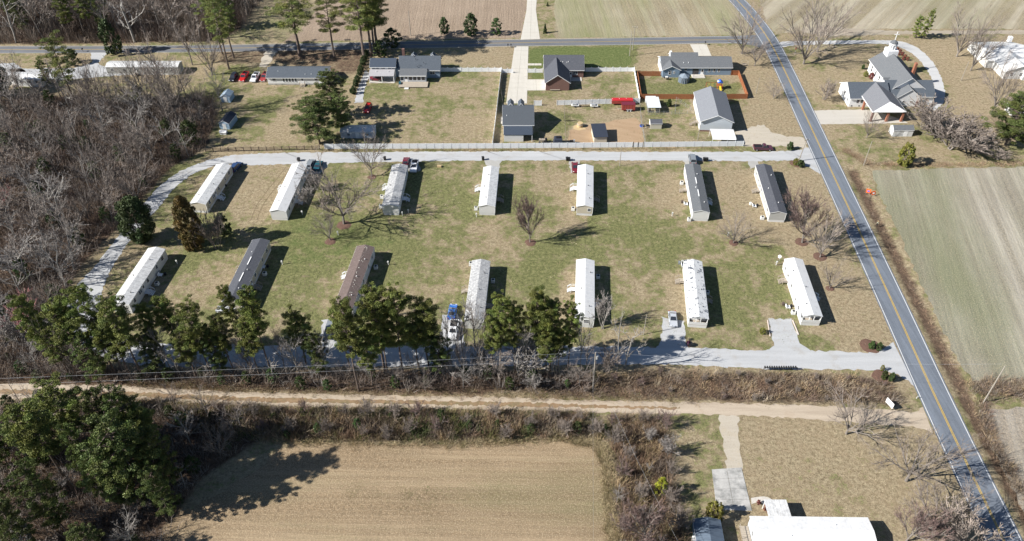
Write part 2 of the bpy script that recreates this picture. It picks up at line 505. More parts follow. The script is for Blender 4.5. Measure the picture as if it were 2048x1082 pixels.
# main road centre line, drawn as a smooth curve
MR = smooth([G(1440,-50), G(1463,-12), G(1499,28), G(1546,95), G(1633.7,280), G(1771,575.5), G(1872,797), G(2007,1080.5), G(2075,1225), G(2180,1450)], 8)
def offset(line, o):
    out = []
    for i, p in enumerate(line):
        a = line[max(0, i - 1)]; b = line[min(len(line) - 1, i + 1)]
        d = (b - a).normalized()
        out.append(Vector((p.x + d.y * o, p.y - d.x * o, 0)))
    return out
# positive offset = west side when walking towards the camera
def side(line, o): return offset(line, o)
sgn = 1 if offset(MR, 1)[10].x > MR[10].x else -1
def east(o): return offset(MR, sgn * o)
# ditch east of the road
dit = east(6.2)
zz = np.zeros(GX.shape)
M_ = (np.abs(GX) < 300) & (GY > 30) & (GY < 370)
gx, gy = GX[M_], GY[M_]
dd = np.full(gx.shape, 1e9); 
for i in range(len(dit) - 1):
    a, b = dit[i], dit[i + 1]
    ab = b - a; L2 = ab.x ** 2 + ab.y ** 2
    t = np.clip(((gx - a.x) * ab.x + (gy - a.y) * ab.y) / L2, 0, 1)
    dd = np.minimum(dd, np.hypot(gx - a.x - t * ab.x, gy - a.y - t * ab.y))
lim = (gy < G(0, 335).y)
q = np.exp(-(dd / 1.3) ** 2) * lim
z_ = zz[M_]; z_ -= .55 * q; zz[M_] = z_
b_ = zg[M_]; b_ = np.maximum(b_, np.exp(-(dd / 1.5) ** 2) * 1.1 * lim); zg[M_] = b_
r_ = zr[M_]; near_road = (dd < 6); r_[near_road] = np.minimum(r_[near_road], .30); zr[M_] = r_
def blur(a, k=2):
    for _ in range(k):
        a = (a + np.roll(a, 1, 0) + np.roll(a, -1, 0) + np.roll(a, 1, 1) + np.roll(a, -1, 1)) / 5
    return a
zr, zg, zb = blur(zr, 4), blur(zg, 2), blur(zb, 3)
nx, ny = len(xs), len(ys)
V = np.stack([GX.ravel(), GY.ravel(), zz.ravel()], 1)
idx = np.arange(nx * ny).reshape(ny, nx)
Fq = np.stack([idx[:-1, :-1].ravel(), idx[:-1, 1:].ravel(), idx[1:, 1:].ravel(), idx[1:, :-1].ravel()], 1)
def np_mesh(name, V, F, mats, col=None, cname='zone'):
    m = bpy.data.meshes.new(name)
    m.vertices.add(len(V)); m.vertices.foreach_set('co', np.ascontiguousarray(V, dtype=np.float32).ravel())
    k = F.shape[1]
    m.loops.add(F.size); m.loops.foreach_set('vertex_index', np.ascontiguousarray(F, dtype=np.int32).ravel())
    m.polygons.add(len(F)); m.polygons.foreach_set('loop_start', np.arange(0, F.size, k, dtype=np.int32))
    m.update(calc_edges=True)
    if col is not None:
        a = m.color_attributes.new(cname, 'FLOAT_COLOR', 'POINT')
        c = np.ones((len(V), 4), np.float32); c[:, :3] = col
        a.data.foreach_set('color', c.ravel())
    for x in mats: m.materials.append(x)
    return m
gm = np_mesh('ground', V, Fq, [ground_mat()], np.stack([zr.ravel(), zg.ravel(), zb.ravel()], 1))
go = link(bpy.data.objects.new('ground', gm)); tag(go, kind='structure')

# ------------------------------------------------------------------ flat sheets with ragged edges
def densify(P, step, jit, closed=True):
    out = []
    n = len(P)
    for i in range(n if closed else n - 1):
        a, b = P[i], P[(i + 1) % n]
        L = math.hypot(b[0] - a[0], b[1] - a[1])
        k = max(1, int(L / step))
        for j in range(k):
            t = j / k
            out.append((a[0] + (b[0] - a[0]) * t + random.uniform(-jit, jit), a[1] + (b[1] - a[1]) * t + random.uniform(-jit, jit)))
    return out
def sheet(name, P, z, mat, jit=0.25, step=.8, kind='structure', parent=None, **kw):
    step = max(step, jit * 2.6)
    Q = densify(P, step, jit) if jit else [(p[0], p[1]) for p in P]
    m = bpy.data.meshes.new(name)
    m.from_pydata([(x, y, z) for x, y in Q], [], [tuple(range(len(Q)))])
    m.materials.append(mat); m.update()
    if m.polygons[0].normal.z < 0: m.flip_normals()
    o = link(bpy.data.objects.new(name, m), parent)
    return tag(o, kind=kind, **kw)
def resample(P, n):
    P = [Vector((p[0], p[1], 0)) for p in P]
    d = [0]
    for a, b in zip(P[:-1], P[1:]): d.append(d[-1] + (b - a).length)
    out = []; k = 0
    for i in range(n):
        s = d[-1] * i / (n - 1)
        while k < len(P) - 2 and d[k + 1] < s: k += 1
        out.append(P[k].lerp(P[k + 1], min(1, (s - d[k]) / max(1e-6, d[k + 1] - d[k]))))
    return out
def band(name, L, Rr, z, mat, jit=.25, step=.8, **kw):
    ln = sum((Vector((b[0], b[1], 0)) - Vector((a[0], a[1], 0))).length for a, b in zip(L[:-1], L[1:]))
    n = max(8, int(ln / step))
    A, B = resample(L, n), resample(Rr, n)
    V = []
    for a, b in zip(A, B):
        V.append((a.x + random.uniform(-jit, jit), a.y + random.uniform(-jit, jit), z)); V.append((b.x + random.uniform(-jit, jit), b.y + random.uniform(-jit, jit), z))
    m = bpy.data.meshes.new(name)
    m.from_pydata(V, [], [(2 * i, 2 * i + 1, 2 * i + 3, 2 * i + 2) for i in range(n - 1)])
    m.materials.append(mat); m.update()
    if m.polygons[n // 2].normal.z < 0: m.flip_normals()
    o = link(bpy.data.objects.new(name, m))
    return tag(o, kind='structure', **kw)

F_PINK = field_mat('fallow_field', (.27, .208, .158), (.34, .27, .21), (.19, .17, .10), R(0), .35, (.60, .8), .14)
F_SPRING = field_mat('green_tan_field', (.28, .24, .16), (.39, .35, .27), (.15, .17, .06), R(-3), .25, (.47, .63), .34)
F_STREAK = field_mat('streaked_field', (.26, .225, .15), (.42, .38, .30), (.155, .165, .085), R(38), .18, (.49, .66), .42)
F_ROWS = field_mat('ploughed_grey_field', (.255, .235, .19), (.38, .355, .30), (.145, .162, .09), R(12), .2, (.455, .62), .5)
F_STUB = field_mat('stubble_field', (.25, .182, .112), (.35, .265, .17), (.11, .115, .05), R(91), .32, (.54, .68), .42, (.46, .37, .25), (.51, .60))
F_PALE = field_mat('pale_bare_field', (.29, .255, .21), (.44, .41, .36), (.17, .165, .10), R(14), .2, (.55, .7), .35)
sheet('field', W([(685,-60),(1060,-60),(1052,20),(1043,70),(1039,76),(700,81),(566,84),(600,60),(650,0)]), .012, F_PINK, .5)
sheet('field', W([(1108,-60),(1420,-60),(1452,-10),(1486,30),(1518,68),(1300,73),(1110,76)]), .012, F_SPRING, .5)
sheet('field', W([(1500,-60),(2500,-60),(2500,56),(2048,58),(1700,58),(1600,62),(1552,70),(1532,40)]), .012, F_STREAK, .6)
sheet('field', W([(1742,342),(1900,336),(2400,330),(2500,775),(1985,775),(1948,768),(1905,700),(1850,585),(1798,470),(1765,400)]), .012, F_ROWS, .5)
sheet('field', W([(1958,818),(2350,812),(2420,1180),(2130,1180),(2078,1085),(2030,990),(1985,895)]), .012, F_PALE, .5)
sheet('field', W([(600,884),(900,890),(1130,876),(1195,884),(1212,910),(1222,960),(1228,1130),(300,1130),(335,1040),(430,990),(520,935),(560,900)]), .012, F_STUB, .4)
sheet('sandy_strip', W([(1600,64),(1640,50),(1690,56),(1800,62),(2400,58),(2400,67),(2040,68),(1800,69),(1660,72)]), .016, gravel('dull_sand', (.30, .255, .19), (.38, .33, .26), 0, (.2, .17, .1)), .5)
PROW = Mt('pale_plough_line', (.42, .33, .22), .95, .2, 3)

PADDOCK = gravel('orange_paddock_dirt', (.32, .215, .125), (.40, .285, .18), R(20), (.24, .16, .08))
sheet('dirt_paddock', W([(1138,262),(1165,250),(1205,246),(1240,238),(1275,236),(1284,262),(1288,291),(1200,293),(1134,292)]), .016, PADDOCK, .5)
# roads
wl, wr = 3.05, 3.05
band('road', offset(MR, 3.4), offset(MR, -3.4), .044, ASPH, .05, step=1.2)
def line_strip(name, o, w, z, mat, i0=0, i1=None, line=MR):
    i1 = i1 or len(line)
    return band(name, offset(line, o - w / 2)[i0:i1], offset(line, o + w / 2)[i0:i1], z, mat, 0)
for o in (wl, -wr): line_strip('road_edge_line', o, .15, .056, LINEW)
for o in (.13, -.13): line_strip('road_centre_line', o, .13, .056, LINEY)
XT = W([(-250,94),(0,93),(250,92.5),(520,89.5),(1000,80.5),(1260,76.5),(1450,72.5),(1505,70),(1530,72)])
XB = W([(-250,107),(0,106),(250,105),(520,101.5),(1000,92.2),(1260,89),(1440,86.5),(1500,90),(1525,99),(1548,112)])
XTs, XBs = smooth(XT, 6), smooth(XB, 6)
band('cross_road', XTs, XBs, .036, ASPH2, .05, step=1.5)
XC = smooth(W([(-250,100.4),(0,99.4),(250,98.6),(520,95.4),(1000,86.2),(1260,82.6),(1450,79.3),(1530,79)]), 8)
for o in (2.75, -2.75): line_strip('road_edge_line', o, .13, .049, LINEW, line=XC[:-4])
line_strip('road_centre_line', .0, .16, .049, LINEY, line=XC[:-4])

# gravel loop road
U_top = [(1612,299),(1500,303.5),(1000,303),(700,304.5),(520,307),(455,312),(410,323),(358,344),(327,366),(302,391),(278,420),(252,452),(194,527),(152,574),(136,605),(136,645),(160,690),(215,715),(300,732),(500,734),(900,733),(1300,728),(1500,737),(1640,739),(1750,741),(1800,752),(1830,772)]
U_bot = [(1640,345),(1625,330),(1600,321),(1500,322),(1000,321),(700,325),(520,330),(471,328),(433,331),(388,347),(352,374),(326,405),(295,440),(262,477),(230,527),(212,560),(200,600),(200,640),(225,672),(320,688),(500,690),(900,692),(1300,694),(1500,700),(1640,702),(1735,705),(1765,698),(1786,684)]
band('gravel_road', smooth(W(U_top), 5), smooth(W(U_bot), 5), .028, GRAVEL, .3)
sheet('gravel_road', W([(1608,296),(1640,296),(1655,330),(1640,348),(1600,324)]), .032, GRAVEL, .3)
D_top = [(-260,765),(0,767.5),(250,772),(500,785),(1000,795),(1180,800.5),(1500,807.5),(1650,812),(1790,820),(1828,824),(1844,812)]
D_bot = [(-260,795),(0,797),(250,800),(500,811),(1000,819),(1180,824),(1500,832),(1650,841),(1790,850),(1840,856),(1866,866)]
band('dirt_road', smooth(W(D_top), 5), smooth(W(D_bot), 5), .02, TRACK, .25)
MIDG = Mt('grassy_track_middle', (.25, .17, .10), .95, .35, 1.2, (.14, .13, .07), (.5, .7))
mt_ = smooth(W([(-260,776),(0,778.5),(250,783),(500,794.5),(1000,804),(1180,809.5),(1360,815)]), 5)
mb_ = smooth(W([(-260,785.5),(0,788),(250,792.5),(500,803),(1000,812),(1180,816),(1360,818)]), 5)
band('track_verge', mt_, mb_, .026, MIDG, .28, step=.5)
# driveways
sheet('driveway', W([(1436,830),(1477,832),(1474,870),(1479,900),(1486,938),(1455,942),(1450,900),(1444,870)]), .024, SAND, .35)
sl = tag(link(bpy.data.objects.new('concrete_slab', None)), kind='structure')
def slabs(parent, c00, c10, c11, c01, nu, nv, z, mat, t=.08, gap=.04, name='slab'):
    """paving slabs between four ground corners"""
    for i in range(nu):
        for j in range(nv):
            def at(u, v): return c00.lerp(c10, u).lerp(c01.lerp(c11, u), v)
            q = [at((i + a) / nu, (j + b) / nv) for a, b in ((0,0),(1,0),(1,1),(0,1))]
            c = sum(q, Vector()) / 4
            q = [c + (p - c) * (1 - gap / max(.5, (p - c).length)) for p in q]
            dz = random.uniform(-.006, .006)
            MB().prism(q, z - t + dz, z + dz).build(name, mat, parent)
slabs(sl, G(1433,1020), G(1504,1022), G(1483,935), G(1423,939), 2, 4, .07, CONCG)
sheet('concrete_path', smooth(W([(1502,996),(1528,993),(1545,1000),(1548,1012),(1530,1010),(1520,1004),(1503,1008)]), 3), .03, CONC, 0)
sheet('driveway', W([(1536,638),(1581,638),(1590,660),(1599,685),(1622,703),(1530,703),(1549,690)]), .024, GRAVEL, .3)
sheet('driveway', W([(1323,633),(1343,637),(1367,642),(1370,680),(1378,700),(1310,700),(1323,680)]), .024, GRAVEL, .3)
sheet('driveway', W([(884,630),(912,625),(925,640),(930,700),(878,700)]), .024, GRAVEL, .35)
sheet('driveway', W([(645,640),(672,640),(680,695),(640,695)]), .024, GRAVEL, .35)
sheet('driveway', W([(968,318),(1004,318),(999,336),(975,336)]), .024, GRAVEL2, .3)
sheet('driveway', W([(1493,318),(1513,318),(1520,333),(1500,338)]), .024, GRAVEL2, .3)
sheet('driveway', W([(1365,318),(1392,318),(1398,332),(1370,332)]), .024, GRAVEL2, .3)
sheet('driveway', W([(810,322),(836,322),(842,342),(812,342)]), .024, GRAVEL2, .3)
sheet('driveway', W([(600,326),(660,326),(640,348),(612,348)]), .024, GRAVEL2, .3)
sheet('driveway', W([(1138,320),(1160,320),(1162,345),(1140,345)]), .024, GRAVEL2, .3)
dr = tag(link(bpy.data.objects.new('concrete_driveway', None)), kind='structure')
slabs(dr, G(1012,207), G(1054,207), G(1057,93), G(1029,93), 2, 12, .06, CONCP)
slabs(dr, G(1054,181), G(1092,181), G(1089,159), G(1054,159), 2, 2, .06, CONCP)
slabs(dr, G(1055,131), G(1083,131), G(1083,127), G(1055,127), 4, 1, .06, CONCP)
dr2 = tag(link(bpy.data.objects.new('concrete_driveway', None)), kind='structure')
slabs(dr2, G(1041,79.5), G(1080,78.5), G(1072,20), G(1053,20), 2, 9, .06, CONCP)
slabs(dr2, G(1053,20), G(1072,20), G(1078,-60), G(1057,-60), 2, 8, .06, CONCP)
dr3 = tag(link(bpy.data.objects.new('concrete_driveway', None)), kind='structure')
slabs(dr3, G(1392,112), G(1423,112), G(1413,88.3), G(1380,88.8), 2, 4, .06, CONCP)
sheet('driveway', W([(1472,262),(1500,256),(1515,250),(1530,250),(1543,264),(1575,274),(1608,274),(1616,298),(1560,292),(1486,293),(1472,280)]), .024, SAND, .4)
sheet('driveway', W([(1628,221),(1725,219),(1752,222),(1800,238),(1816,246),(1640,249)]), .024, gravel('church_drive', (.44,.41,.36), (.5,.47,.42), 0), .15)
cl = smooth(W([(1556,84),(1600,82),(1700,81),(1770,80.5),(1810,85),(1838,98),(1862,120),(1880,150),(1890,185),(1886,205),(1870,222)]), 5)
cr = smooth(W([(1560,95),(1600,90),(1700,88),(1770,88),(1800,95),(1825,108),(1845,128),(1862,155),(1870,185),(1868,200),(1850,216)]), 5)
CHL = gravel('worn_church_loop', (.42, .42, .42), (.52, .52, .51), 0, (.45, .38, .28))
band('church_driveway', list(offset(cl, .0)), list(cr), .024, CHL, .25)
sheet('driveway', W([(731,140),(742,150),(733,165),(728,185),(727,205),(709,206),(715,180),(722,160)]), .024, GRAVEL, .25)
sheet('driveway', W([(530,102),(556,102),(545,118),(532,135),(518,134),(524,118)]), .024, SAND, .4)
sheet('driveway', W([(180,105),(218,105),(196,125),(215,138),(250,150),(120,160),(20,150),(20,138),(150,136),(186,125)]), .024, GRAVEL, .35)
sheet('driveway', W([(-40,128),(30,126),(60,150),(-40,160)]), .024, GRAVEL, .35)
RUT = Mt('bare_wheel_rut', (.20, .155, .095), .95, .3, 1.5)
for o in (-.8, .8):
    P_ = smooth(W([(575,338),(548,372),(520,410),(508,440)]), 5)
    band('wheel_rut', offset(P_, o - .14), offset(P_, o + .14), .012, RUT, .05, step=.5)
# mulch beds, raised a little
def mulch(x, y, r, label):
    g = G(x, y)
    mb = MB(); k = 14
    ring = [(math.cos(2*math.pi*i/k) * r * random.uniform(.85, 1.1), math.sin(2*math.pi*i/k) * r * random.uniform(.85, 1.1)) for i in range(k)]
    for i in range(k):
        a, b = ring[i], ring[(i + 1) % k]
        mb.face([(0, 0, .16), (a[0]*.6, a[1]*.6, .13), (b[0]*.6, b[1]*.6, .13)])
        mb.face([(a[0]*.6, a[1]*.6, .13), (a[0], a[1], -.01), (b[0], b[1], -.01), (b[0]*.6, b[1]*.6, .13)])
    o = mb.build('mulch_bed', SOIL, None, loc=(g.x, g.y, 0))
    tag(o, label, 'mulch bed')
mulch(688, 450, 2.0, 'dark red mulch ring round the foot of the large bare tree')
mulch(661, 483, 1.5, 'small mulch ring under the leaning bare tree')
mulch(1061, 485, 1.5, 'mulch ring under the dense oval bare tree')
mulch(1640, 513, 1.8, 'mulch ring under the bare tree beside the road')
mulch(1660, 577, 1.1, 'mulch ring under the small bare tree near the road')
mulch(1604, 484, 1.8, 'mulch ring under the purplish bare tree')
mulch(1467, 486, 1.3, 'mulch ring under the low spreading bare tree')
mulch(744, 354, 1.3, 'mulch ring under the bare tree by the gravel lane')
mulch(1594, 327, 2.2, 'mulch bed with round bushes at the upper gravel junction')
mulch(1742, 693, 2.4, 'mulch bed with round bushes at the lower gravel junction')
mulch(1762, 752, 2.0, 'mulch bed south of the lower gravel junction')

# ================================================================== VEGETATION
def leafmat(name, col, rnd=.35, hue=.04, trans=0, var=.35):
    m, t, n, l, b = nt(name)
    tc = n.new('ShaderNodeTexCoord').outputs['Object']
    at = n.new('ShaderNodeAttribute'); at.attribute_name = 'tint'
    f = noise(n, l, tc, .9, 3, .6)
    base = mix(n, l, ramp(n, l, f, .3, .7), c4(col, 1 - var), c4(col, 1 + var))
    base = mix(n, l, 1.0, base, at.outputs['Color'], 'MULTIPLY')
    oi = n.new('ShaderNodeObjectInfo').outputs['Random']
    hs = n.new('ShaderNodeHueSaturation')
    l.new(mth(n, l, 'MULTIPLY_ADD', oi, hue, .5 - hue / 2), hs.inputs['Hue'])
    l.new(mth(n, l, 'MULTIPLY_ADD', oi, rnd, 1 - rnd / 2), hs.inputs['Value'])
    l.new(base, hs.inputs['Color']); l.new(hs.outputs[0], b.inputs['Base Color'])
    b.inputs['Roughness'].default_value = .6
    b.inputs['Specular IOR Level'].default_value = .25
    return m
BARK = Mt('grey_bark', (.21, .185, .165), .95, .3, 1.5, rnd=.3)
BARKP = Mt('pine_bark', (.15, .115, .095), .95, .3, 1.5, rnd=.2)
BARKW = Mt('pale_bark', (.29, .27, .245), .95, .25, 1.5, rnd=.2)
TWIG = Mt('grey_brown_twigs', (.25, .208, .178), .95, .25, .6, rnd=.4)
TWIGP = Mt('purple_brown_twigs', (.20, .14, .125), .95, .25, .6, rnd=.3)
TWIGW = Mt('pale_grey_twigs', (.27, .245, .225), .95, .25, .6, rnd=.3)
NEEDLE = leafmat('pine_needles', (.145, .172, .045), .4, .018)
NEEDLD = leafmat('dark_evergreen_leaves', (.055, .082, .03), .3, .03)
BRONZE = leafmat('bronze_cedar_foliage', (.12, .085, .03), .1, .02)
LEAFG = leafmat('shrub_leaves', (.055, .082, .026), .5, .05)
LEAFY = leafmat('yellow_green_leaves', (.28, .32, .035), .2, .03)
BUSHY = leafmat('olive_shrub_leaves', (.16, .16, .035), .2, .03)
REDB = leafmat('reddish_shrub_leaves', (.20, .07, .06), .3, .03)

def bare_protos(seed, H, kind):
    rnd = random.Random(seed)
    wood, tw = MB(), MB()
    tips = []
    cfg = dict(
        spread=dict(trunk=.20, n=(7, 7, 6, 6), ang=(46, 40, 38, 42), ln=(.56, .55, .5, .5), r=.022, up=.10),
        upright=dict(trunk=.42, n=(9, 5, 5, 4), ang=(32, 38, 40, 45), ln=(.36, .5, .52, .5), r=.013, up=.16),
        oval=dict(trunk=.12, n=(22, 8, 6, 5), ang=(30, 26, 30, 34), ln=(.50, .42, .48, .5), r=.014, up=.25),
        brush=dict(trunk=.04, n=(9, 6, 6, 5), ang=(38, 34, 38, 42), ln=(.62, .5, .5, .5), r=.010, up=.14),
        vase=dict(trunk=.13, n=(8, 6, 6, 5), ang=(36, 32, 34, 38), ln=(.62, .52, .5, .5), r=.019, up=.12),
        snag=dict(trunk=.7, n=(7, 3, 3, 3), ang=(45, 40, 42, 45), ln=(.20, .5, .5, .5), r=.009, up=.15))[kind]
    def seg(p, d, L, r0, r1, lvl, steps):
        pts = [p.copy()]
        for i in range(steps):
            w = .16 if lvl else .05
            d = (d + Vector((rnd.uniform(-w, w), rnd.uniform(-w, w), rnd.uniform(-w, w) + cfg['up'] * (.5 if lvl else 0)))).normalized()
            p = p + d * (L / steps); pts.append(p.copy())
        for i in range(steps):
            a = r0 + (r1 - r0) * i / steps; b = r0 + (r1 - r0) * (i + 1) / steps
            if lvl <= 2:
                wood.tube(pts[i], pts[i + 1], a, b, 6 if lvl == 0 else (5 if lvl == 1 else 3), False)
            else:
                sd = d.cross(Vector((rnd.uniform(-1, 1), rnd.uniform(-1, 1), rnd.uniform(-1, 1)))).normalized()
                k = len(tw.v)
                tw.v += [tuple(pts[i] - sd * a), tuple(pts[i] + sd * a), tuple(pts[i + 1] + sd * b), tuple(pts[i + 1] - sd * b)]
                tw.f.append((k, k + 1, k + 2, k + 3))
        return pts, d
    def grow(p, d, L, r, lvl):
        steps = (4, 3, 3, 2, 2)[lvl]
        pts, dd = seg(p, d, L, r, r * (.6 if lvl == 0 else .35), lvl, steps)
        if lvl >= 4: return
        n = cfg['n'][lvl]
        for i in range(n):
            if lvl == 0: t = rnd.uniform(.35, 1.0) if kind in ('upright', 'snag') else (rnd.uniform(.12, 1.0) if kind == 'oval' else rnd.uniform(.6, 1.0))
            else: t = rnd.uniform(.25, 1.0)
            if i == 0: t = 1.0
            k = min(steps - 1, int(t * steps)); f = t * steps - k
            q = pts[k].lerp(pts[k + 1], min(1, f))
            a = R(cfg['ang'][lvl]) * rnd.uniform(.55, 1.25)
            if i == 0 and lvl > 0: a *= .3
            if kind == 'oval' and lvl == 0: a *= 1.9 - 1.3 * t
            base = (pts[k + 1] - pts[k]).normalized()
            o = base.orthogonal().normalized()
            az = (2 * math.pi * i / n + rnd.uniform(-.5, .5)) if lvl == 0 else rnd.uniform(0, 2 * math.pi)
            o.rotate(Matrix.Rotation(az, 3, base))
            nd = base * math.cos(a) + o * math.sin(a)
            if nd.z < -.1: nd.z *= .3
            LL = (H * cfg['ln'][0] if lvl == 0 else L * cfg['ln'][lvl]) * rnd.uniform(.7, 1.15)
            if kind in ('upright', 'snag', 'oval') and lvl == 0: LL *= (1.2 - .5 * (t - .3)) if kind != 'oval' else (1.25 - .75 * t)
            grow(q, nd.normalized(), LL, max(r * (.56 if lvl == 0 else .55), (.06, .055, .04, .026)[lvl]), lvl + 1)
    tl = cfg['trunk'] * H
    lean = Vector((rnd.uniform(-.06, .06), rnd.uniform(-.06, .06), 1)).normalized()
    if kind == 'brush':
        for i in range(7):
            a = rnd.uniform(0, 6.28); s = rnd.uniform(.15, .6)
            grow(Vector((rnd.uniform(-.4, .4), rnd.uniform(-.4, .4), 0)), Vector((math.cos(a) * s, math.sin(a) * s, 1)).normalized(), H * .5, H * .009, 1)
    else:
        grow(Vector((0, 0, -.1)), lean, tl if kind in ('spread', 'vase') else H * (.75 if kind != 'oval' else .62), H * cfg['r'], 0)
    allv = wood.v + tw.v
    zmax = float(np.percentile([v[2] for v in allv], 98.5)); rad = float(np.percentile([math.hypot(v[0], v[1]) for v in allv], 93))
    return wood, tw, zmax, rad
PROTO = {}
def bproto(key, seed, H, kind, bark, twig):
    w, t, zm, rad = bare_protos(seed, H, kind)
    PROTO[key] = (w.mesh('trunk', bark), t.mesh('crown', twig), zm, rad)
for i in range(3): bproto('spread%d' % i, 11 + i, 17, 'spread', BARK, TWIG)
for i in range(2): bproto('vase%d' % i, 41 + i, 15, 'vase', BARK, TWIG)
for i in range(4): bproto('upright%d' % i, 21 + i, 15, 'upright', BARK, TWIG)
for i in range(2): bproto('pale%d' % i, 61 + i, 13, 'upright', BARKW, TWIGW)
for i in range(2): bproto('snag%d' % i, 71 + i, 15, 'snag', BARKW, TWIGW)
bproto('oval0', 31, 13, 'oval', BARK, TWIGP)
for i in range(3): bproto('brush%d' % i, 51 + i, 6, 'brush', BARK, TWIG)
bproto('brushp', 58, 6, 'brush', BARK, TWIGP)
bproto('pink', 57, 12, 'upright', BARK, Mt('pink_budding_twigs', (.42, .20, .19), .95, .25, .6))
bproto('brushw', 59, 6, 'brush', BARKW, TWIGW)

def leaf_cloud(rs, centres, radii, per, size, flat=1.0, shell=.35):
    """many small leaf faces in clumps"""
    Vs, Ts = [], []
    for c, r in zip(centres, radii):
        n = int(per * (r ** 2) / 1.0)
        d = rs.normal(size=(n, 3)); d /= np.linalg.norm(d, axis=1)[:, None]
        rad = r * (shell + (1 - shell) * rs.random(n) ** .5)
        p = np.array(c) + d * rad[:, None] * np.array([1, 1, flat])
        u = rs.normal(size=(n, 3)); u /= np.linalg.norm(u, axis=1)[:, None]
        w = np.cross(u, rs.normal(size=(n, 3))); w /= np.linalg.norm(w, axis=1)[:, None]
        s = size * rs.uniform(.6, 1.4, n)[:, None]
        Vs.append(np.stack([p - u * s, p + u * s * .2 + w * s * .55, p + u * s, p + u * s * .2 - w * s * .55], 1).reshape(-1, 3))
        t = rs.uniform(.75, 1.25) * np.ones(n * 4)[:, None] * np.array([[1, 1, 1]]) * np.array([rs.uniform(.9, 1.15), 1, rs.uniform(.85, 1.1)])
        Ts.append(t)
    V = np.concatenate(Vs); T = np.concatenate(Ts)
    F = np.arange(len(V)).reshape(-1, 4)
    return V, F, T
def pine_proto(key, seed, H, lowest=.4, rad=3.4, n=62, per=470, mat=None, size=.11, droop=0):
    rnd = random.Random(seed); rs = np.random.default_rng(seed)
    wood = MB()
    pts = [Vector((0, 0, -.1))]
    for i in range(7): pts.append(pts[-1] + Vector((rnd.uniform(-.16, .16), rnd.uniform(-.16, .16), H / 7.2)))
    def at(z):
        k = min(6, max(0, int(z / (H / 7.2)))); return pts[k].lerp(pts[k + 1], (z - pts[k].z) / (pts[k + 1].z - pts[k].z))
    for i in range(7): wood.tube(pts[i], pts[i + 1], H * .0125 * (1 - i / 8), H * .0125 * (1 - (i + 1) / 8), 7, False)
    C, RR = [], []
    for i in range(n):
        t = lowest + (1 - lowest) * ((i + .5) / n) ** .9
        prof = math.sin(min(1, (t - lowest) / (1 - lowest) * 1.0 + .12) * math.pi * .86) ** .6
        a = i * 2.4 + rnd.uniform(-.6, .6)
        L = rad * prof * rnd.uniform(.45, 1.12)
        z0 = t * H
        b = at(z0)
        tip = b + Vector((math.cos(a) * L, math.sin(a) * L, L * rnd.uniform(.05, .45) - droop * L))
        wood.tube(b, tip, .09, .03, 4, False)
        for q in range(2 if L > 1.6 else 1):
            f = 1 - q * .42
            c = b.lerp(tip, f) + Vector((rnd.uniform(-.5, .5), rnd.uniform(-.5, .5), rnd.uniform(0, .4)))
            C.append(tuple(c)); RR.append(rnd.uniform(.45, 1.05) * (H / 20) ** .5 * (1 if t < .85 else .85))
    for i in range(3):
        C.append((pts[-1].x + rnd.uniform(-.5, .5), pts[-1].y + rnd.uniform(-.5, .5), H * rnd.uniform(.92, 1.0))); RR.append(rnd.uniform(.7, 1.1))
    V, F, T = leaf_cloud(rs, C, RR, per, size, .5, .2)
    PROTO[key] = (wood.mesh('trunk', BARKP), np_mesh('crown', V, F, [mat or NEEDLE], T, 'tint'), max(V[:, 2].max(), H), np.hypot(V[:, 0], V[:, 1]).max())
for i in range(4): pine_proto('pine%d' % i, 101 + i, 21, (.42, .5, .36, .45)[i], (3.6, 3.1, 4.0, 3.4)[i])
for i in range(2): pine_proto('tallpine%d' % i, 111 + i, 24, .38, 3.9, 40, 300)
NEEDLK = leafmat('dark_pine_needles', (.10, .128, .038), .5, .018)
for i in range(2): pine_proto('lowpine%d' % i, 121 + i, 16, .12, 4.4, 92, 460, NEEDLK, .105)
pine_proto('cedarc0', 131, 12, .05, 2.3, 50, 300, NEEDLE, .16)
def evergreen_proto(key, seed, H, rad, mat, shape='round', n=60, size=.3, per=150, base=.02):
    rnd = random.Random(seed); rs = np.random.default_rng(seed)
    wood = MB(); wood.tube((0, 0, -.1), (0, 0, H * .9), H * .018 + .03, .02, 6, False)
    C, RR = [], []
    for i in range(n):
        t = base + (1 - base) * ((i + .5) / n)
        if shape == 'round': prof = math.sqrt(max(.02, 1 - (2 * (t - base) / (1 - base) - 1) ** 2))
        elif shape == 'cone': prof = (1 - t) * 1.0 + .08
        elif shape == 'ovoid': prof = math.sin(min(1, t * .86 + .14) * math.pi) ** .55
        a = i * 2.39996 + rnd.uniform(-.3, .3)
        rr = rad * (.22 if n > 30 else .34) * rnd.uniform(.55, 1.35)
        L = max(0, rad * prof - rr * .8) * rnd.uniform(.72, 1.12)
        C.append((math.cos(a) * L, math.sin(a) * L, min(H - rr * .7, max(rr * .6, t * H)))); RR.append(rr)
        wood.tube((0, 0, t * H * .8), C[-1], .04, .015, 3, False)
    sc = 1.0
    V, F, T = leaf_cloud(rs, C, RR, per, size, .9, .25)
    PROTO[key] = (wood.mesh('trunk', BARKP), np_mesh('crown', V, F, [mat], T, 'tint'), V[:, 2].max(), np.hypot(V[:, 0], V[:, 1]).max())
evergreen_proto('round0', 141, 12, 4.6, NEEDLD, 'round', 90, .18, 300)
evergreen_proto('cedar0', 142, 15, 3.7, BRONZE, 'ovoid', 120, .17, 420)
evergreen_proto('magnolia0', 143, 7, 2.5, NEEDLD, 'ovoid', 50, .24, 170, .06)
evergreen_proto('smallconifer0', 144, 4, 1.2, LEAFG, 'cone', 30, .16, 600)
evergreen_proto('bush0', 145, 1.6, 1.0, LEAFG, 'round', 18, .12, 900, 0)
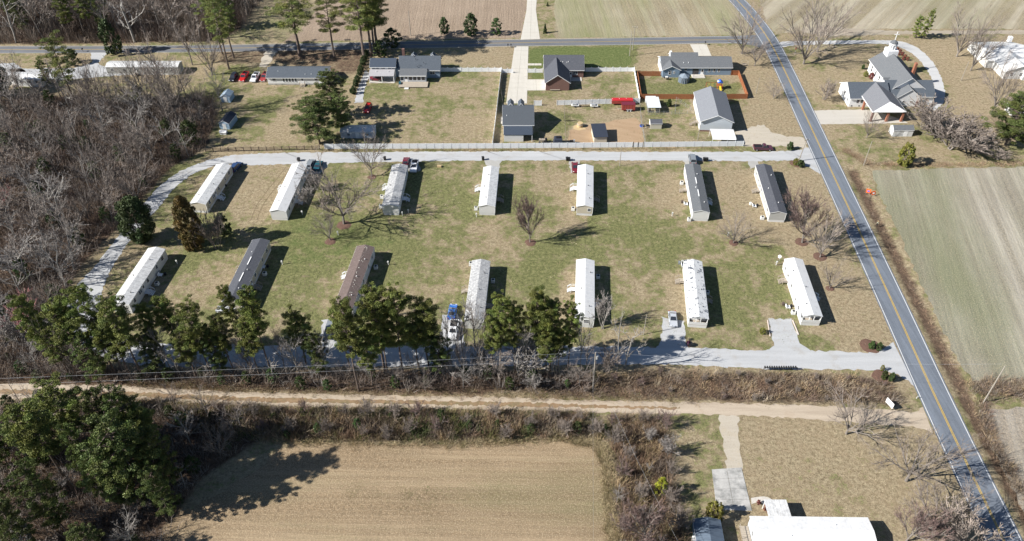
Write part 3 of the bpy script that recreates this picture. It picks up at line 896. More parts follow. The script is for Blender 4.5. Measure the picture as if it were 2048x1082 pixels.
evergreen_proto('bush1', 146, 1.6, 1.0, NEEDLD, 'round', 18, .12, 900, 0)
evergreen_proto('bushy0', 147, 3.2, 2.1, BUSHY, 'round', 34, .17, 330, 0)
evergreen_proto('yellow0', 148, 5, 2.2, LEAFY, 'ovoid', 34, .18, 220, .1)
evergreen_proto('redb0', 149, 1.4, .9, REDB, 'round', 14, .11, 800, 0)
evergreen_proto('scrubpine0', 150, 7, 2.4, LEAFG, 'ovoid', 34, .26, 120, .05)

NT = [0]
def plant(name, cat, label, key, pos, h, w=None, group=None, rot=None, lean=None):
    tr, cr, zm, rad = PROTO[key]
    s = h / zm
    sw = s if w is None else (w / 2) / rad
    t = thing(name, label, cat, (pos[0], pos[1], 0), random.uniform(0, 6.28) if rot is None else rot, group)
    t.scale = (sw, sw, s)
    if lean: t.rotation_euler = (lean[0], lean[1], t.rotation_euler[2])
    part('trunk', tr, t); part('crown', cr, t)
    NT[0] += 1
    return t
def planted(name, cat, label, key, x, y, ytop, wpx=None, group=None, rot=None, lean=None):
    h = rise(x, y, ytop); g = G(x, y)
    w = None
    if wpx:
        v = Vector((g.x, g.y, h / 2 - CAMH)); w = wpx * v.dot(_F) / FPX
    return plant(name, cat, label, key, g, h, w, group, rot, lean)
def scatter_points(poly, spacing, tries=6000, seed=1):
    rs = np.random.default_rng(seed)
    P = [(p.x, p.y) for p in W(poly)]
    x0, x1 = min(p[0] for p in P), max(p[0] for p in P); y0, y1 = min(p[1] for p in P), max(p[1] for p in P)
    X = rs.uniform(x0, x1, tries); Y = rs.uniform(y0, y1, tries)
    k = inpoly(X, Y, P); X, Y = X[k], Y[k]
    out = []; cell = {}
    for x, y in zip(X, Y):
        c = (int(x // spacing), int(y // spacing)); ok = True
        for i in (-1, 0, 1):
            for j in (-1, 0, 1):
                for q in cell.get((c[0] + i, c[1] + j), ()):
                    if (q[0] - x) ** 2 + (q[1] - y) ** 2 < spacing ** 2: ok = False
        if ok: cell.setdefault(c, []).append((x, y)); out.append((x, y))
    return out
def brushmat(name, rough=.95):
    m, t, n, l, b = nt(name)
    at = n.new('ShaderNodeAttribute'); at.attribute_name = 'tint'
    l.new(at.outputs['Color'], b.inputs['Base Color']); b.inputs['Roughness'].default_value = rough
    b.inputs['Specular IOR Level'].default_value = .1
    return m
BRUSHM = brushmat('dry_brush')
def brush(name, label, pts, K, h, spread, width, cols, seed, clump=.6, curve=.25):
    """tangled ground cover: K thin stems for every clump"""
    rs = np.random.default_rng(seed)
    P = np.array(pts); N = len(P)
    hh = rs.uniform(h[0], h[1], N)
    ci = rs.integers(0, len(cols), N)
    C = np.array(cols)[ci] * rs.uniform(.75, 1.25, (N, 1))
    base = np.repeat(np.column_stack([P, np.zeros(N)]), K, 0)
    base[:, :2] += rs.normal(0, clump, (N * K, 2))
    H_ = np.repeat(hh, K) * rs.uniform(.4, 1.0, N * K)
    out = (base[:, :2] - np.repeat(P, K, 0)) / clump
    tip = base.copy(); tip[:, :2] += out * (spread * H_)[:, None] + rs.normal(0, .3, (N * K, 2)) * H_[:, None] * spread
    tip[:, 2] = H_
    mid = (base + tip) / 2; mid[:, :2] -= out * (curve * H_ * .3)[:, None] + rs.normal(0, .12, (N * K, 2)) * H_[:, None]; mid[:, 2] *= 1.15
    a = rs.uniform(0, 6.28, N * K); sd = np.column_stack([np.cos(a), np.sin(a), rs.uniform(-.5, .5, N * K)]) * (width * rs.uniform(.6, 1.5, N * K))[:, None]
    V = np.stack([base - sd, base + sd, mid + sd * .7, mid - sd * .7, tip, tip], 1)[:, :5].reshape(-1, 3)
    k = np.arange(N * K)[:, None] * 5
    F = np.concatenate([k + np.array([[0, 1, 2]]), k + np.array([[0, 2, 3]]), k + np.array([[3, 2, 4]])])
    T = np.repeat(np.repeat(C, K, 0) * rs.uniform(.8, 1.2, (N * K, 1)), 5, 0)
    o = link(bpy.data.objects.new(name, np_mesh(name, V, F, [BRUSHM], T, 'tint')))
    return tag(o, label, 'undergrowth', None, 'stuff')

# ================================================================== BUILDINGS
def window(parent, c, w, h, face, frame=TRIM, bars=1, label=None, shut=None):
    """face: 'x+','x-','y+','y-' outward side, c = centre on the wall surface"""
    x, y, z = c
    fm, pm = MB(), MB()
    f = .07; d = .05
    def bx(m, u0, u1, v0, v1, t0, t1):
        s = 1 if face[1] == '+' else -1
        a, b = sorted((t0 * s, t1 * s))
        if face[0] == 'x': m.box(a, b, u0, u1, v0, v1)
        else: m.box(u0, u1, a, b, v0, v1)
    bx(fm, -w/2 - f, w/2 + f, h/2, h/2 + f, -.01, d); bx(fm, -w/2 - f, w/2 + f, -h/2 - f, -h/2, -.01, d + .02)
    bx(fm, -w/2 - f, -w/2, -h/2, h/2, -.01, d); bx(fm, w/2, w/2 + f, -h/2, h/2, -.01, d)
    for i in range(bars): bx(fm, -w/2, w/2, -.025 + (i - (bars - 1) / 2) * .5, .025 + (i - (bars - 1) / 2) * .5, 0, d * .8)
    if w > 1.2: bx(fm, -.03, .03, -h/2, h/2, 0, d * .9)
    fr = fm.build('window', frame, parent, loc=(x, y, z), label=label)
    bx(pm, -w/2, w/2, -h/2, h/2, .005, .02)
    pm.build('pane', GLASS, fr)
    if shut:
        for s in (-1, 1):
            q = MB(); bx(q, s * (w/2 + .28) - .17, s * (w/2 + .28) + .17, -h/2, h/2, 0, .04)
            q.build('shutter', shut, parent, loc=(x, y, z))
    return fr
def door(parent, c, w, h, face, mat=TRIM, glass=True):
    x, y, z = c
    s = 1 if face[1] == '+' else -1
    def bx(m, u0, u1, v0, v1, t0, t1):
        a, b = sorted((t0 * s, t1 * s))
        if face[0] == 'x': m.box(a, b, u0, u1, v0, v1)
        else: m.box(u0, u1, a, b, v0, v1)
    m = MB(); bx(m, -w/2, w/2, 0, h, -.01, .05)
    d = m.build('door', mat, parent, loc=(x, y, z))
    if glass:
        g = MB(); bx(g, -w/2 + .18, w/2 - .18, h * .5, h - .2, .052, .06); g.build('pane', GLASS, d)
    k = MB(); bx(k, w/2 - .16, w/2 - .08, h * .45, h * .45 + .08, .052, .12); k.build('handle', METG, d)
    return d
def gable(parent, x0, x1, y0, y1, ze, rise_, axis, wall, roof, z0=0.0, over=.35, overg=.35, t=.14, trim=TRIM, fascia=True, ends=(True, True), names=('wall', 'roof'), hiplow=0):
    """gabled volume: ridge along axis through the middle"""
    m = MB()
    if axis == 'y':
        xm = (x0 + x1) / 2
        A = [(x0, y0, z0), (x1, y0, z0), (x1, y0, ze), (xm, y0, ze + rise_), (x0, y0, ze)]
        m.hexa(A, [(p[0], y1, p[2]) for p in A])
    else:
        ym = (y0 + y1) / 2
        A = [(x0, y1, z0), (x0, y0, z0), (x0, y0, ze), (x0, ym, ze + rise_), (x0, y1, ze)]
        m.hexa(A, [(x1, p[1], p[2]) for p in A])
    wo = m.build(names[0], wall, parent)
    r = MB()
    half = ((x1 - x0) if axis == 'y' else (y1 - y0)) / 2
    sl = rise_ / half
    dz = -over * sl
    up = t * math.sqrt(1 + sl * sl)
    if axis == 'y':
        a0, a1 = y0 - overg, y1 + overg
        r.slab([(x0 - over, a0, ze + dz + up), (xm, a0, ze + rise_ + up), (xm, a1, ze + rise_ + up), (x0 - over, a1, ze + dz + up)][::1], t)
        r.slab([(xm, a0, ze + rise_ + up), (x1 + over, a0, ze + dz + up), (x1 + over, a1, ze + dz + up), (xm, a1, ze + rise_ + up)], t)
    else:
        a0, a1 = x0 - overg, x1 + overg
        r.slab([(a0, y0 - over, ze + dz + up), (a1, y0 - over, ze + dz + up), (a1, ym, ze + rise_ + up), (a0, ym, ze + rise_ + up)], t)
        r.slab([(a0, ym, ze + rise_ + up), (a1, ym, ze + rise_ + up), (a1, y1 + over, ze + dz + up), (a0, y1 + over, ze + dz + up)], t)
    ro = r.build(names[1], roof, parent)
    if fascia:
        q = MB(); e = .03
        zt = ze + dz + up
        if axis == 'y':
            for s, xx in ((-1, x0 - over), (1, x1 + over)): q.box(min(xx, xx + s * e), max(xx, xx + s * e), a0, a1, zt - t - .06, zt - .02)
            for yy, s in ((a0, -1), (a1, 1)):
                for xa, xb in ((x0 - over, xm), (x1 + over, xm)):
                    lo = [(xa, yy, zt - t - .07), (xb, yy, ze + rise_ + up - t - .07), (xb, yy, ze + rise_ + up - .02), (xa, yy, zt - .02)]
                    if xa > xb: lo = lo[::-1]
                    if s > 0: lo = lo[::-1]
                    q.hexa([(p[0], p[1] + s * .03, p[2]) for p in lo], lo)
        else:
            for s, yy in ((-1, y0 - over), (1, y1 + over)): q.box(a0, a1, min(yy, yy + s * e), max(yy, yy + s * e), zt - t - .06, zt - .02)
            for xx, s in ((a0, -1), (a1, 1)):
                for ya, yb in ((y0 - over, ym), (y1 + over, ym)):
                    lo = [(xx, ya, zt - t - .07), (xx, yb, ze + rise_ + up - t - .07), (xx, yb, ze + rise_ + up - .02), (xx, ya, zt - .02)]
                    q.hexa([(p[0] + s * .03, p[1], p[2]) for p in lo], lo)
        q.build('fascia', trim, ro)
    return wo, ro
def vents(roof, spots, mat=TRIM, r=.09, h=.35):
    for p in spots:
        MB().tube(p, (p[0], p[1], p[2] + h), r, r, 8).build('vent', mat, roof)
def steps(parent, x, y, z, face, w=1.2, n=3, mat=WOODG, rail=True, land=1.2):
    """small wooden landing with steps beside a door; face 'x+' etc"""
    s = 1 if face[1] == '+' else -1
    def B(m, u0, u1, t0, t1, z0, z1):
        a, b = sorted((t0 * s, t1 * s))
        if face[0] == 'x': m.box(x + a, x + b, y + u0, y + u1, z0, z1)
        else: m.box(x + u0, x + u1, y + a, y + b, z0, z1)
    d = MB(); B(d, -w/2, w/2, .02, land, z - .1, z)
    for u in (-w/2, w/2 - .1):
        B(d, u, u + .1, land - .1, land, 0, z - .1)
    dk = d.build('deck', mat, parent)
    for i in range(n):
        zz_ = z * (n - i) / (n + 1); q = MB()
        B(q, -w/2, w/2, land + i * .28, land + i * .28 + .26, zz_ - .06, zz_); q.build('step', mat, dk)
    if rail:
        q = MB()
        for u in (-w/2, w/2 - .06):
            B(q, u, u + .06, land - .08, land, z, z + 1.0); B(q, u, u + .06, .05, land, z + .94, z + 1.0); B(q, u, u + .05, .05, land, z + .45, z + .5)
            B(q, u, u + .06, land + n * .28 - .06, land + n * .28, 0, .8)
            p0, p1 = land - .04, land + n * .28
            for k in range(4):
                a, b = p0 + (p1 - p0) * k / 4, p0 + (p1 - p0) * (k + 1) / 4
                B(q, u, u + .06, a, b, z + .9 - (z + .1) * (k + 1) / 4 * .9, z + 1.0 - (z + .1) * k / 4 * .9)
        q.build('railing', mat, dk, kind='stuff')
    return dk

GRID = R(86 - 90)
def mobile_home(label, far, near, roof, wall, visible, L=None, shingle=False, endwin=None, doors=(.35, .6), porch=False, seams=0, windows=None, group='mobile homes on the gravel loop', trimroof=None, ventn=3):
    A, B = G(far[0], far[1], 3.5), G(near[0], near[1], 3.5)
    LL = L or (A - B).length
    ang = math.atan2(A.y - B.y, A.x - B.x) - math.pi / 2
    if L: B = A - Vector((-math.sin(ang), math.cos(ang), 0)) * L
    t = thing('mobile_home', label, 'mobile home', (B.x, B.y, 0), ang, group)
    w = 2.08; zs, ze, rs = .72, 2.95, .56
    MB().box(-w + .03, w - .03, .03, LL - .03, -.05, zs).build('skirting', SKIRT, t)
    py = 1.5 if porch else 0
    wo, ro = gable(t, -w, w, py, LL, ze, rs, 'y', wall, roof, z0=zs + .005, over=.12, overg=.12, t=.07, fascia=True)
    if porch:
        q = MB()
        xm = 0
        q.face([(-w, .02, ze), (w, .02, ze), (0, .02, ze + rs)]); q.face([(-w, .05, ze), (0, .05, ze + rs), (w, .05, ze)])
        q.build('porch_gable', wall, t)
        up = .07 * math.sqrt(1 + (rs / w) ** 2); e = .12 * rs / w
        r = MB()
        r.slab([(-w - .12, -.12, ze - e + up + .002), (0, -.12, ze + rs + up + .002), (0, py - .12, ze + rs + up + .002), (-w - .12, py - .12, ze - e + up + .002)], .07)
        r.slab([(0, -.12, ze + rs + up + .002), (w + .12, -.12, ze - e + up + .002), (w + .12, py - .12, ze - e + up + .002), (0, py - .12, ze + rs + up + .002)], .07)
        r.build('porch_roof', roof, t)
        MB().box(-w, w, .05, py, zs, zs + .12).build('porch_floor', WOODG, t)
        q = MB()
        q.box(-w, w, .03, .07, zs + .12, zs + .95)
        for s in (-1, 1): q.box(min(s*w, s*(w-.05)), max(s*w, s*(w-.05)), .08, py - .01, zs + .12, zs + .95)
        q.build('porch_railing', wall, t)
        for s in (-w + .08, -.5, .5, w - .08): MB().box(s - .06, s + .06, .05, .17, zs + .952, ze - .001).build('porch_post', TRIM, t)
        window(t, (.2, py, 1.95), 1.9, .8, 'y-')
    if seams:
        q = MB(); sl = rs / w; up = .07 * math.sqrt(1 + sl * sl)
        n = int(LL / seams)
        for i in range(1, n):
            y = LL * i / n + random.uniform(-.08, .08)
            for s in (-1, 1):
                a = (s * (w + .11), ze + up - .12 * sl); b = (s * .02, ze + rs + up)
                P = [(a[0], y - .04, a[1]), (a[0], y + .04, a[1]), (b[0], y + .04, b[1]), (b[0], y - .04, b[1])]
                if s > 0: P = P[::-1]
                q.hexa([(p[0], p[1], p[2] - .02) for p in P], [(p[0], p[1], p[2] + .03) for p in P])
        q.build('roof_seams', trimroof or roof, ro, kind='stuff')
    if shingle and trimroof:
        for y0, y1 in ((LL * .28, LL * .42), (LL * .55, LL * .68)): MB().box(-.11, .11, y0, y1, ze + rs + .05, ze + rs + .13).build('ridge_vent', trimroof, ro)
    vs = [(random.choice((-1, 1)) * random.uniform(.4, 1.3), LL * (i + .6) / (ventn + .4)) for i in range(ventn)]
    vents(ro, [(x, y, ze + rs - abs(x) * rs / w + .04) for x, y in vs], BLACK if not shingle else TRIM, .1, .3)
    wy = windows or (.12, .27, .47, .72, .88)
    for s, fc in ((1, 'x+'), (-1, 'x-')):
        for k, f in enumerate(wy):
            window(t, (s * w, py + (LL - py) * (f if s > 0 else 1 - f), 1.98), (.85, 1.3, .85, .7, 1.1)[k % 5], .95, fc, shut=None)
        dy = py + (LL - py) * (doors[0] if s > 0 else doors[1])
        door(t, (s * w, dy, zs + .02), .88, 1.98, fc)
        steps(t, s * w, dy, zs, fc, 1.2 if s != visible else 1.6, 3, WOODG if random.random() < .6 else VINYLD)
    if endwin: window(t, (endwin[0], 0, 1.95), endwin[1], endwin[2], 'y-')
    window(t, (0, LL, 1.95), 1.1, .9, 'y+')
    # siding trim at the corners
    q = MB()
    for sx in (-1, 1):
        for yy in (py, LL): q.box(sx * w - .05, sx * w + .05, yy - .015 if yy == py else yy - .08, yy + .08 if yy == py else yy + .015, zs + .01, ze - .05)
    q.build('corner_trim', TRIM, wo, kind='stuff')
    t['len'] = LL
    return t

MH = {}
MH['U1'] = mobile_home('mobile home with stained white roof farthest left of the upper row, behind the bronze cedar', (446.5,327), (396,402), RW_MILD, W_TAN, 1, L=18.2, seams=1.5)
MH['U2'] = mobile_home('clean white mobile home second from left in upper row, bare shrubs along its right wall', (598.4,325.8), (555,419), RW_CLEAN, W_WHITE, 1)
MH['U3'] = mobile_home('weathered grey-roofed mobile home by the big bare tree, a white pickup behind it', (799.5,327.7), (780,409), RW_GREY, W_WHITE, 1, seams=2.2)
MH['U4'] = mobile_home('short white mobile home in the middle of the upper row, pale ribbed end wall', (982.5,332), (973.7,409), RW_MILD, W_WHITE, 1)
MH['U5'] = mobile_home('mobile home with tan end wall and one end window, maroon car at its far end', (1171.4,328.8), (1170,409.8), RW_CLEAN, W_TAN, -1, endwin=(1.2, .8, .9), seams=1.2)
MH['U6'] = mobile_home('mobile home with grey shingle roof and white ridge vents, grey van behind it', (1385.5,327), (1403.5,420.6), SHG_GREY, W_WHITE, -1, shingle=True, trimroof=TRIM)
MH['U7'] = mobile_home('mobile home with dark grey shingle roof nearest the paved road in the upper row', (1527.7,328), (1557.7,422.8), SHG_DARK, W_GREY, -1, shingle=True)
MH['L1'] = mobile_home('mobile home with white seamed metal roof at the left end of the lower row', (312,494.4), (243,597), RW_MILD, W_WHITE, 1, L=19.5, seams=1.15, trimroof=RW_GREY)
MH['L2'] = mobile_home('mobile home with dark charcoal shingle roof in the lower row', (520.8,477.4), (460,601), SHG_DARK, W_TAN, 1, L=22, shingle=True, trimroof=TRIM)
MH['L3'] = mobile_home('mobile home with brown shingle roof dotted with debris in the lower row', (730.7,490.2), (686,611), SHG_BROWN, W_WHITE, 1, L=21.6, shingle=True)
MH['L4'] = mobile_home('white mobile home with grey streaked right slope beside the blue covered car', (962.3,518.9), (948,635.5), RW_GREY, W_WHITE, 1, seams=1.0)
MH['L5'] = mobile_home('lower row mobile home with wooden deck in the shade on its right side', (1171,517.7), (1169.7,632.6), RW_CLEAN, W_WHITE, 1, endwin=(.4, 1.1, .9), seams=1.4)
MH['L6'] = mobile_home('white mobile home with peeling black-spotted roof and a railed end porch', (1386.3,518.9), (1398.7,633.3), RW_PEEL, W_WHITE, -1, porch=True, doors=(.4, .74))
MH['L7'] = mobile_home('bright white mobile home with end porch, last in the lower row beside the paved road', (1588.2,515.8), (1627,629), RW_CLEAN, W_WHITE, -1, porch=True, doors=(.4, .72))
# debris on the brown roof
q = MB(); rr = random.Random(5)
for i in range(46):
    y = rr.uniform(.5, 21); x = .45 + rr.gauss(0, .28); z = 2.95 + .56 - abs(x) * .27 + .085
    a = rr.uniform(.04, .13); q.box(x - a, x + a, y - a * .6, y + a * .6, z, z + .04)
q.build('roof_debris', Mt('pale_debris', (.5, .47, .42), .9, .3), MH['L3'], kind='stuff')

def plan(label, cat, x, y, name='house', rot=0.0, group=None): return thing(name, label, cat, (x, y, 0), rot, group)

# ---- long white house with charcoal roof (upper left)
h1 = plan('long white ranch house with dark grey roof beside the row of parked cars', 'house', -81.2, 235.9)
MB().box(0, 19.6, 0, 7.6, 0, .45).build('foundation', CONCG, h1)
w_, r_ = gable(h1, 0, 19.6, 0, 7.6, 2.75, 1.55, 'x', siding('bright_white_siding', (.80, .80, .79)), SHG_MID, z0=.45, over=.4, overg=.3)
for i in range(5): window(h1, (5.4 + i * 1.0, 0, 1.75), .52, 1.35, 'y-', bars=0)
window(h1, (16.2, 0, 1.9), 1.0, .9, 'y-'); window(h1, (2.2, 0, 1.9), 1.0, .9, 'y-'); window(h1, (0, 3.6, 1.9), 1.0, 1.0, 'x-')
door(h1, (11.6, 0, .5), .95, 2.0, 'y-'); steps(h1, 11.6, 0, .5, 'y-', 1.7, 2)
vents(r_, [(3.4, 2.2, 3.6), (12.6, .9, 3.15), (14.6, 1.0, 3.15)])

# ---- two storey gabled house with clerestory porch and sun room (top centre left)
h2 = plan('grey-roofed house with white fronted sun room, open porch and red car underneath', 'house', -47.6, 237.2)
w_, r_ = gable(h2, 9.8, 23.2, 3.6, 11.6, 3.0, 2.9, 'x', W_BLUE, SHG_MID, over=.4, overg=.3)
MB().box(23.0, 23.3, 3.9, 3.92, 0, 3).build('corner_trim', TRIM, h2)
w2, r2 = gable(h2, .2, 8.4, 3.4, 9.6, 4.1, 1.5, 'x', W_WHITE, MET_NAVY, over=.3, overg=.3)
for i, (a, b) in enumerate(((.9, 1.2), (2.2, 1.0), (4.0, 1.2), (6.2, 1.0), (7.4, .9))): window(h2, (a + .4, 3.4, 3.62), b, .4, 'y-', bars=0)
gable(h2, 8.2, 10.2, 4.2, 10.4, 3.3, 1.6, 'x', W_BLUE, SHG_MID, over=.2, overg=.0, fascia=False, names=('link_wall', 'link_roof'))
MB().slab([(-.1, -.2, 2.62), (8.3, -.2, 2.62), (8.3, 3.35, 3.25), (-.1, 3.35, 3.25)], .12).build('porch_roof', Mt('pinkish_grey_metal', (.36, .35, .36), .5, .12, 2), h2)
for x in (.0, 4.1, 8.05): MB().box(x, x + .22, -.1, .12, .05, 2.49).build('porch_post', TRIM, h2)
MB().box(-.2, 8.4, -.1, 3.38, 0, .06).build('porch_floor', CONC, h2)
gable(h2, 10.3, 18.9, .1, 3.59, 2.45, .35, 'x', W_LGREY, SHG_GREY, over=.001, overg=.001, fascia=False, names=('sun_room_wall', 'sun_room_ceiling'))
MB().slab([(10.0, -.4, 2.75), (19.2, -.4, 2.75), (19.2, 3.6, 3.42), (10.0, 3.6, 3.42)], .14).build('sun_room_roof', SHG_GREY, h2)
MB().box(10.1, 19.1, -.42, -.36, 2.55, 2.78).build('sun_room_fascia', TRIM, h2)
for i in range(6):
    x = 10.9 + i * 1.42
    if i == 1: door(h2, (x, .1, .45), .95, 2.0, 'y-'); continue
    window(h2, (x, .1, 1.55), 1.1, 1.3, 'y-', bars=0)
dk = MB().box(10.0, 19.6, -3.6, .05, .32, .45).build('deck', WOODG, h2)
for x in range(0, 17):
    MB().box(10.05 + x * .56, 10.11 + x * .56, -3.62, -3.55, .0, .32).build('deck_post', WOODG, dk)
MB().box(12.0, 13.4, -4.6, -3.62, .1, .25).build('step', ACW, h2)
MB().box(9.9, 10.6, -2.0, -.5, 0, .9).build('storage_box', P_TEAL, h2)
window(h2, (20.8, 3.6, 1.9), 1.6, 1.1, 'y-')
ch = MB().box(10.0, 10.9, 11.7, 12.5, 0, 6.4).build('chimney', BRICK, h2)
for x in (14.3, 20.8): gable(h2, x - .8, x + .8, 8.6, 10.4, 5.2, .8, 'y', TRIM, SHG_MID, z0=4.6, over=.15, overg=.1, names=('dormer_wall', 'dormer_roof'))
vents(r_, [(15.2, 6.2, 5.4), (18.0, 5.0, 4.6), (16.4, 4.4, 4.1), (15.8, 4.0, 3.8), (14.7, 7.2, 5.8)], BLACK)
vents(r2, [(2.2, 2.0, 3.05), (6.3, 2.0, 3.05)])

# ---- brick house with front gable (top centre)
h3 = plan('brown brick house with dark gabled roof behind the white vinyl fence', 'house', 10.9, 232.0)
w_, r_ = gable(h3, 0, 13.2, 8.9, 17.5, 3.0, 3.0, 'x', BRICK, SHG_DARK, over=.4, overg=.25)
w2, r2 = gable(h3, .2, 7.9, 0, 13.0, 3.0, 2.6, 'y', BRICK, SHG_DARK, over=.45, overg=.4)
vents(r_, [(5.4, 11.0, 4.6), (6.2, 11.0, 4.6), (7.6, 10.8, 4.5), (8.1, 11.0, 4.6)])
for y in (7.9, 6.2): window(h3, (7.9, y, 1.7), .8, 1.3, 'x+')
window(h3, (10.4, 8.9, 1.7), 1.4, 1.2, 'y-')
door(h3, (8.9, 8.9, .15), .95, 2.0, 'y-')
for y in (2.2, 5.2): MB().box(.12, .21, y - 1.2, y + 1.2, .05, 2.2).build('garage_door', TRIM, h3)
MB().box(8.0, 12.6, 6.4, 8.88, .0, .15).build('patio', CONC, h3)
MB().tube((13.9, 12.0, 0), (13.9, 12.0, 3.4), .12).build('downpipe', BLACK, h3)
MB().box(1.6, 4.9, -.4, -.08, .35, .45).build('bench', WOODG, h3)

# ---- long grey-blue house (top right of centre)
h4 = plan('long single storey blue-grey house inside the orange wooden fence', 'house', 50.5, 241.0)
w_, r_ = gable(h4, .2, 23.8, 1.8, 9.6, 2.9, 1.75, 'x', W_BLUE, SHG_GREY, over=.4, overg=.3)
MB().box(.15, .2, 1.9, 9.5, .0, 2.85).build('end_wall', W_WHITE, h4)
w3, r3 = gable(h4, 4.0, 12.8, 5.0, 11.4, 3.0, 2.0, 'x', W_BLUE, SHG_GREY, over=.4, overg=.3)
w2, r2 = gable(h4, .3, 6.0, 0, 6.0, 2.85, 1.35, 'y', W_BLUE, SHG_GREY, over=.35, overg=.35)
window(h4, (2.7, 0, 1.75), .8, 1.2, 'y-'); window(h4, (4.1, 0, 1.85), .45, .8, 'y-')
window(h4, (8.3, 1.8, 2.1), .9, .7, 'y-')
for x in (16.3, 18.0, 19.6): window(h4, (x, 1.8, 1.75), .6, 1.1, 'y-')
door(h4, (14.0, 1.8, .3), .95, 2.0, 'y-')
MB().box(10.7, 12.7, 1.74, 1.79, .3, 2.3).build('sliding_door', GLASS, h4)
MB().box(10.4, 14.8, -.6, 1.78, 0, .25).build('patio', CONC, h4)
vents(r_, [(7.6, 3.2, 3.7), (9.2, 3.2, 3.7)])
MB().box(3.7, 4.4, 9.0, 9.8, 2.6, 5.0).build('chimney', TRIM, h4)

# ---- grey barn garage with carport
b1 = plan('large pale grey barn garage with shingle roof beside the sandy drive', 'garage', 57.2, 206.6, 'garage', R(-3.6))
w_, r_ = gable(b1, 0, 9.5, 0, 17.2, 3.7, 2.1, 'y', W_LGREY, Mt('light_grey_shingles', (.20, .21, .23), .85, .4, 7, (.25, .26, .27), (.5, .8), spec=.2), over=.35, overg=.5)
MB().box(-.02, -.005, .1, 17.1, .0, 3.6).build('side_wall', W_WHITE, b1)
MB().box(-.05, 9.55, -.05, -.01, 0, .5).build('brick_base', BRICK, b1)
door(b1, (0, 3.6, 1.3), .95, 2.0, 'x-', TRIM)
steps(b1, 0, 3.6, 1.3, 'x-', 1.4, 5, WOODG)
for y in (8, 13): window(b1, (-.02, y, 2.1), .9, 1.2, 'x-')
MB().box(9.5, 9.56, 6, 9, 0, 2.4).build('garage_door', TRIM, b1)
cp = thing('carport', 'white metal carport roof against the end of the grey barn garage', 'carport', G(1430, 283).to_tuple(), R(-2))
cp.location = (59.3, 198.4, 0)
q = MB(); n = 10
for i in range(n):
    a, b = i * 5.6 / n, (i + 1) * 5.6 / n
    def zf(u): return 2.55 - .35 * max(0, (1.2 - u) / 1.2) ** 2 - .1 * max(0, (u - 4.4) / 1.2) ** 2
    q.slab([(0, a, zf(a)), (7.0, a, zf(a)), (7.0, b, zf(b)), (0, b, zf(b))], .05)
q.build('roof', RW_CLEAN, cp)
for x in (.1, 2.4, 4.6, 6.8):
    for y in (.3, 5.3): MB().box(x - .04, x + .04, y - .04, y + .04, 0, 2.17).build('post', TRIM, cp)

# ---- garage with metal lean-to and dormers
gr = plan('grey-blue metal roofed garage with lean-to behind the long white fence', 'garage', -2.6, 200.6, 'garage')
w_, r_ = gable(gr, 0, 9.0, 4.3, 16.0, 3.3, 3.0, 'x', W_WHITE, MET_NAVY if False else Mt('blue_grey_metal_roof', (.075, .085, .098), .6, .12, 2, spec=.3), over=.3, overg=.3)
MB().slab([(.1, 0, 2.45), (8.7, 0, 2.45), (8.7, 4.1, 3.1), (.1, 4.1, 3.1)], .1).build('lean_to_roof', MET_NAVY, gr)
q = MB()
for i in range(14): q.hexa([(.4 + i * .6, .0, 2.451), (.46 + i * .6, .0, 2.451), (.46 + i * .6, 4.1, 3.101), (.4 + i * .6, 4.1, 3.101)], [(.4 + i * .6, .0, 2.49), (.46 + i * .6, .0, 2.49), (.46 + i * .6, 4.1, 3.14), (.4 + i * .6, 4.1, 3.14)])
q.build('roof_ribs', MET_NAVY, gr, kind='stuff')
MB().box(.2, 6.0, .15, 4.28, 0, 2.34).build('lean_to_wall', W_WHITE, gr)
for x in (8.5,): MB().box(x, x + .15, .1, .25, 0, 2.34).build('post', TRIM, gr)
for x in (2.2, 5.4): gable(gr, x - .85, x + .85, 11.8, 14.6, 5.3, .9, 'y', W_WHITE, MET_NAVY, z0=4.6, over=.12, overg=.1, names=('dormer_wall', 'dormer_roof'))
vents(r_, [(1.0, 7.0, 4.7)])
door(gr, (9.0, 8, 0), .95, 2.0, 'x+'); MB().box(-.9, -.1, 10.2, 14.5, 0, .12).build('slab', CONC, gr)

# ---- small sheds
def shed(label, x, y, w, d, ze, rs, axis, wall, roof, rot=0, over=.12, dr=None, mono=False, name='shed'):
    t = thing(name, label, 'shed', (x, y, 0), rot)
    if mono:
        MB().hexa([(0,0,0),(w,0,0),(w,d,0),(0,d,0)], [(0,0,ze),(w,0,ze),(w,d,ze+rs),(0,d,ze+rs)]).build('wall', wall, t)
        MB().slab([(-over,-over,ze+.12),(w+over,-over,ze+.12),(w+over,d+over,ze+rs+.12),(-over,d+over,ze+rs+.12)], .08).build('roof', roof, t)
    else: gable(t, 0, w, 0, d, ze, rs, axis, wall, roof, over=over, overg=over, t=.07)
    if dr: door(t, (dr[0], dr[1], .05), 1.1, 1.9, dr[2], TRIM, False)
    return t
s1 = shed('small blue-sided shed with dark gable roof in the left back yard', -89.5, 208.0, 3.2, 5.8, 2.1, .9, 'y', W_SHEDBLUE, SHG_BLACK, R(-8), dr=(1.6, 0, 'y-'))
s2 = shed('rounded pale blue shed under the bare trees left of the blue-sided shed', -93.6, 224.2, 3.0, 3.8, 2.0, .8, 'y', W_SHEDBLUE, Mt('pale_blue_roof', (.30, .38, .45), .6, .25, 2), R(-4), dr=(1.5, 0, 'y-'))
s3 = shed('low white utility box in front of the blue-sided shed', -88.6, 204.6, 1.9, 1.5, .8, .3, 'x', W_WHITE, RW_MILD, R(-4))
s4 = shed('long pale shed with blotched white roof under the pines behind the white fence', -51.5, 202.6, 10.1, 3.8, 2.25, .5, 'x', W_LGREY, RW_MILD, 0, dr=(5, 0, 'y-'))
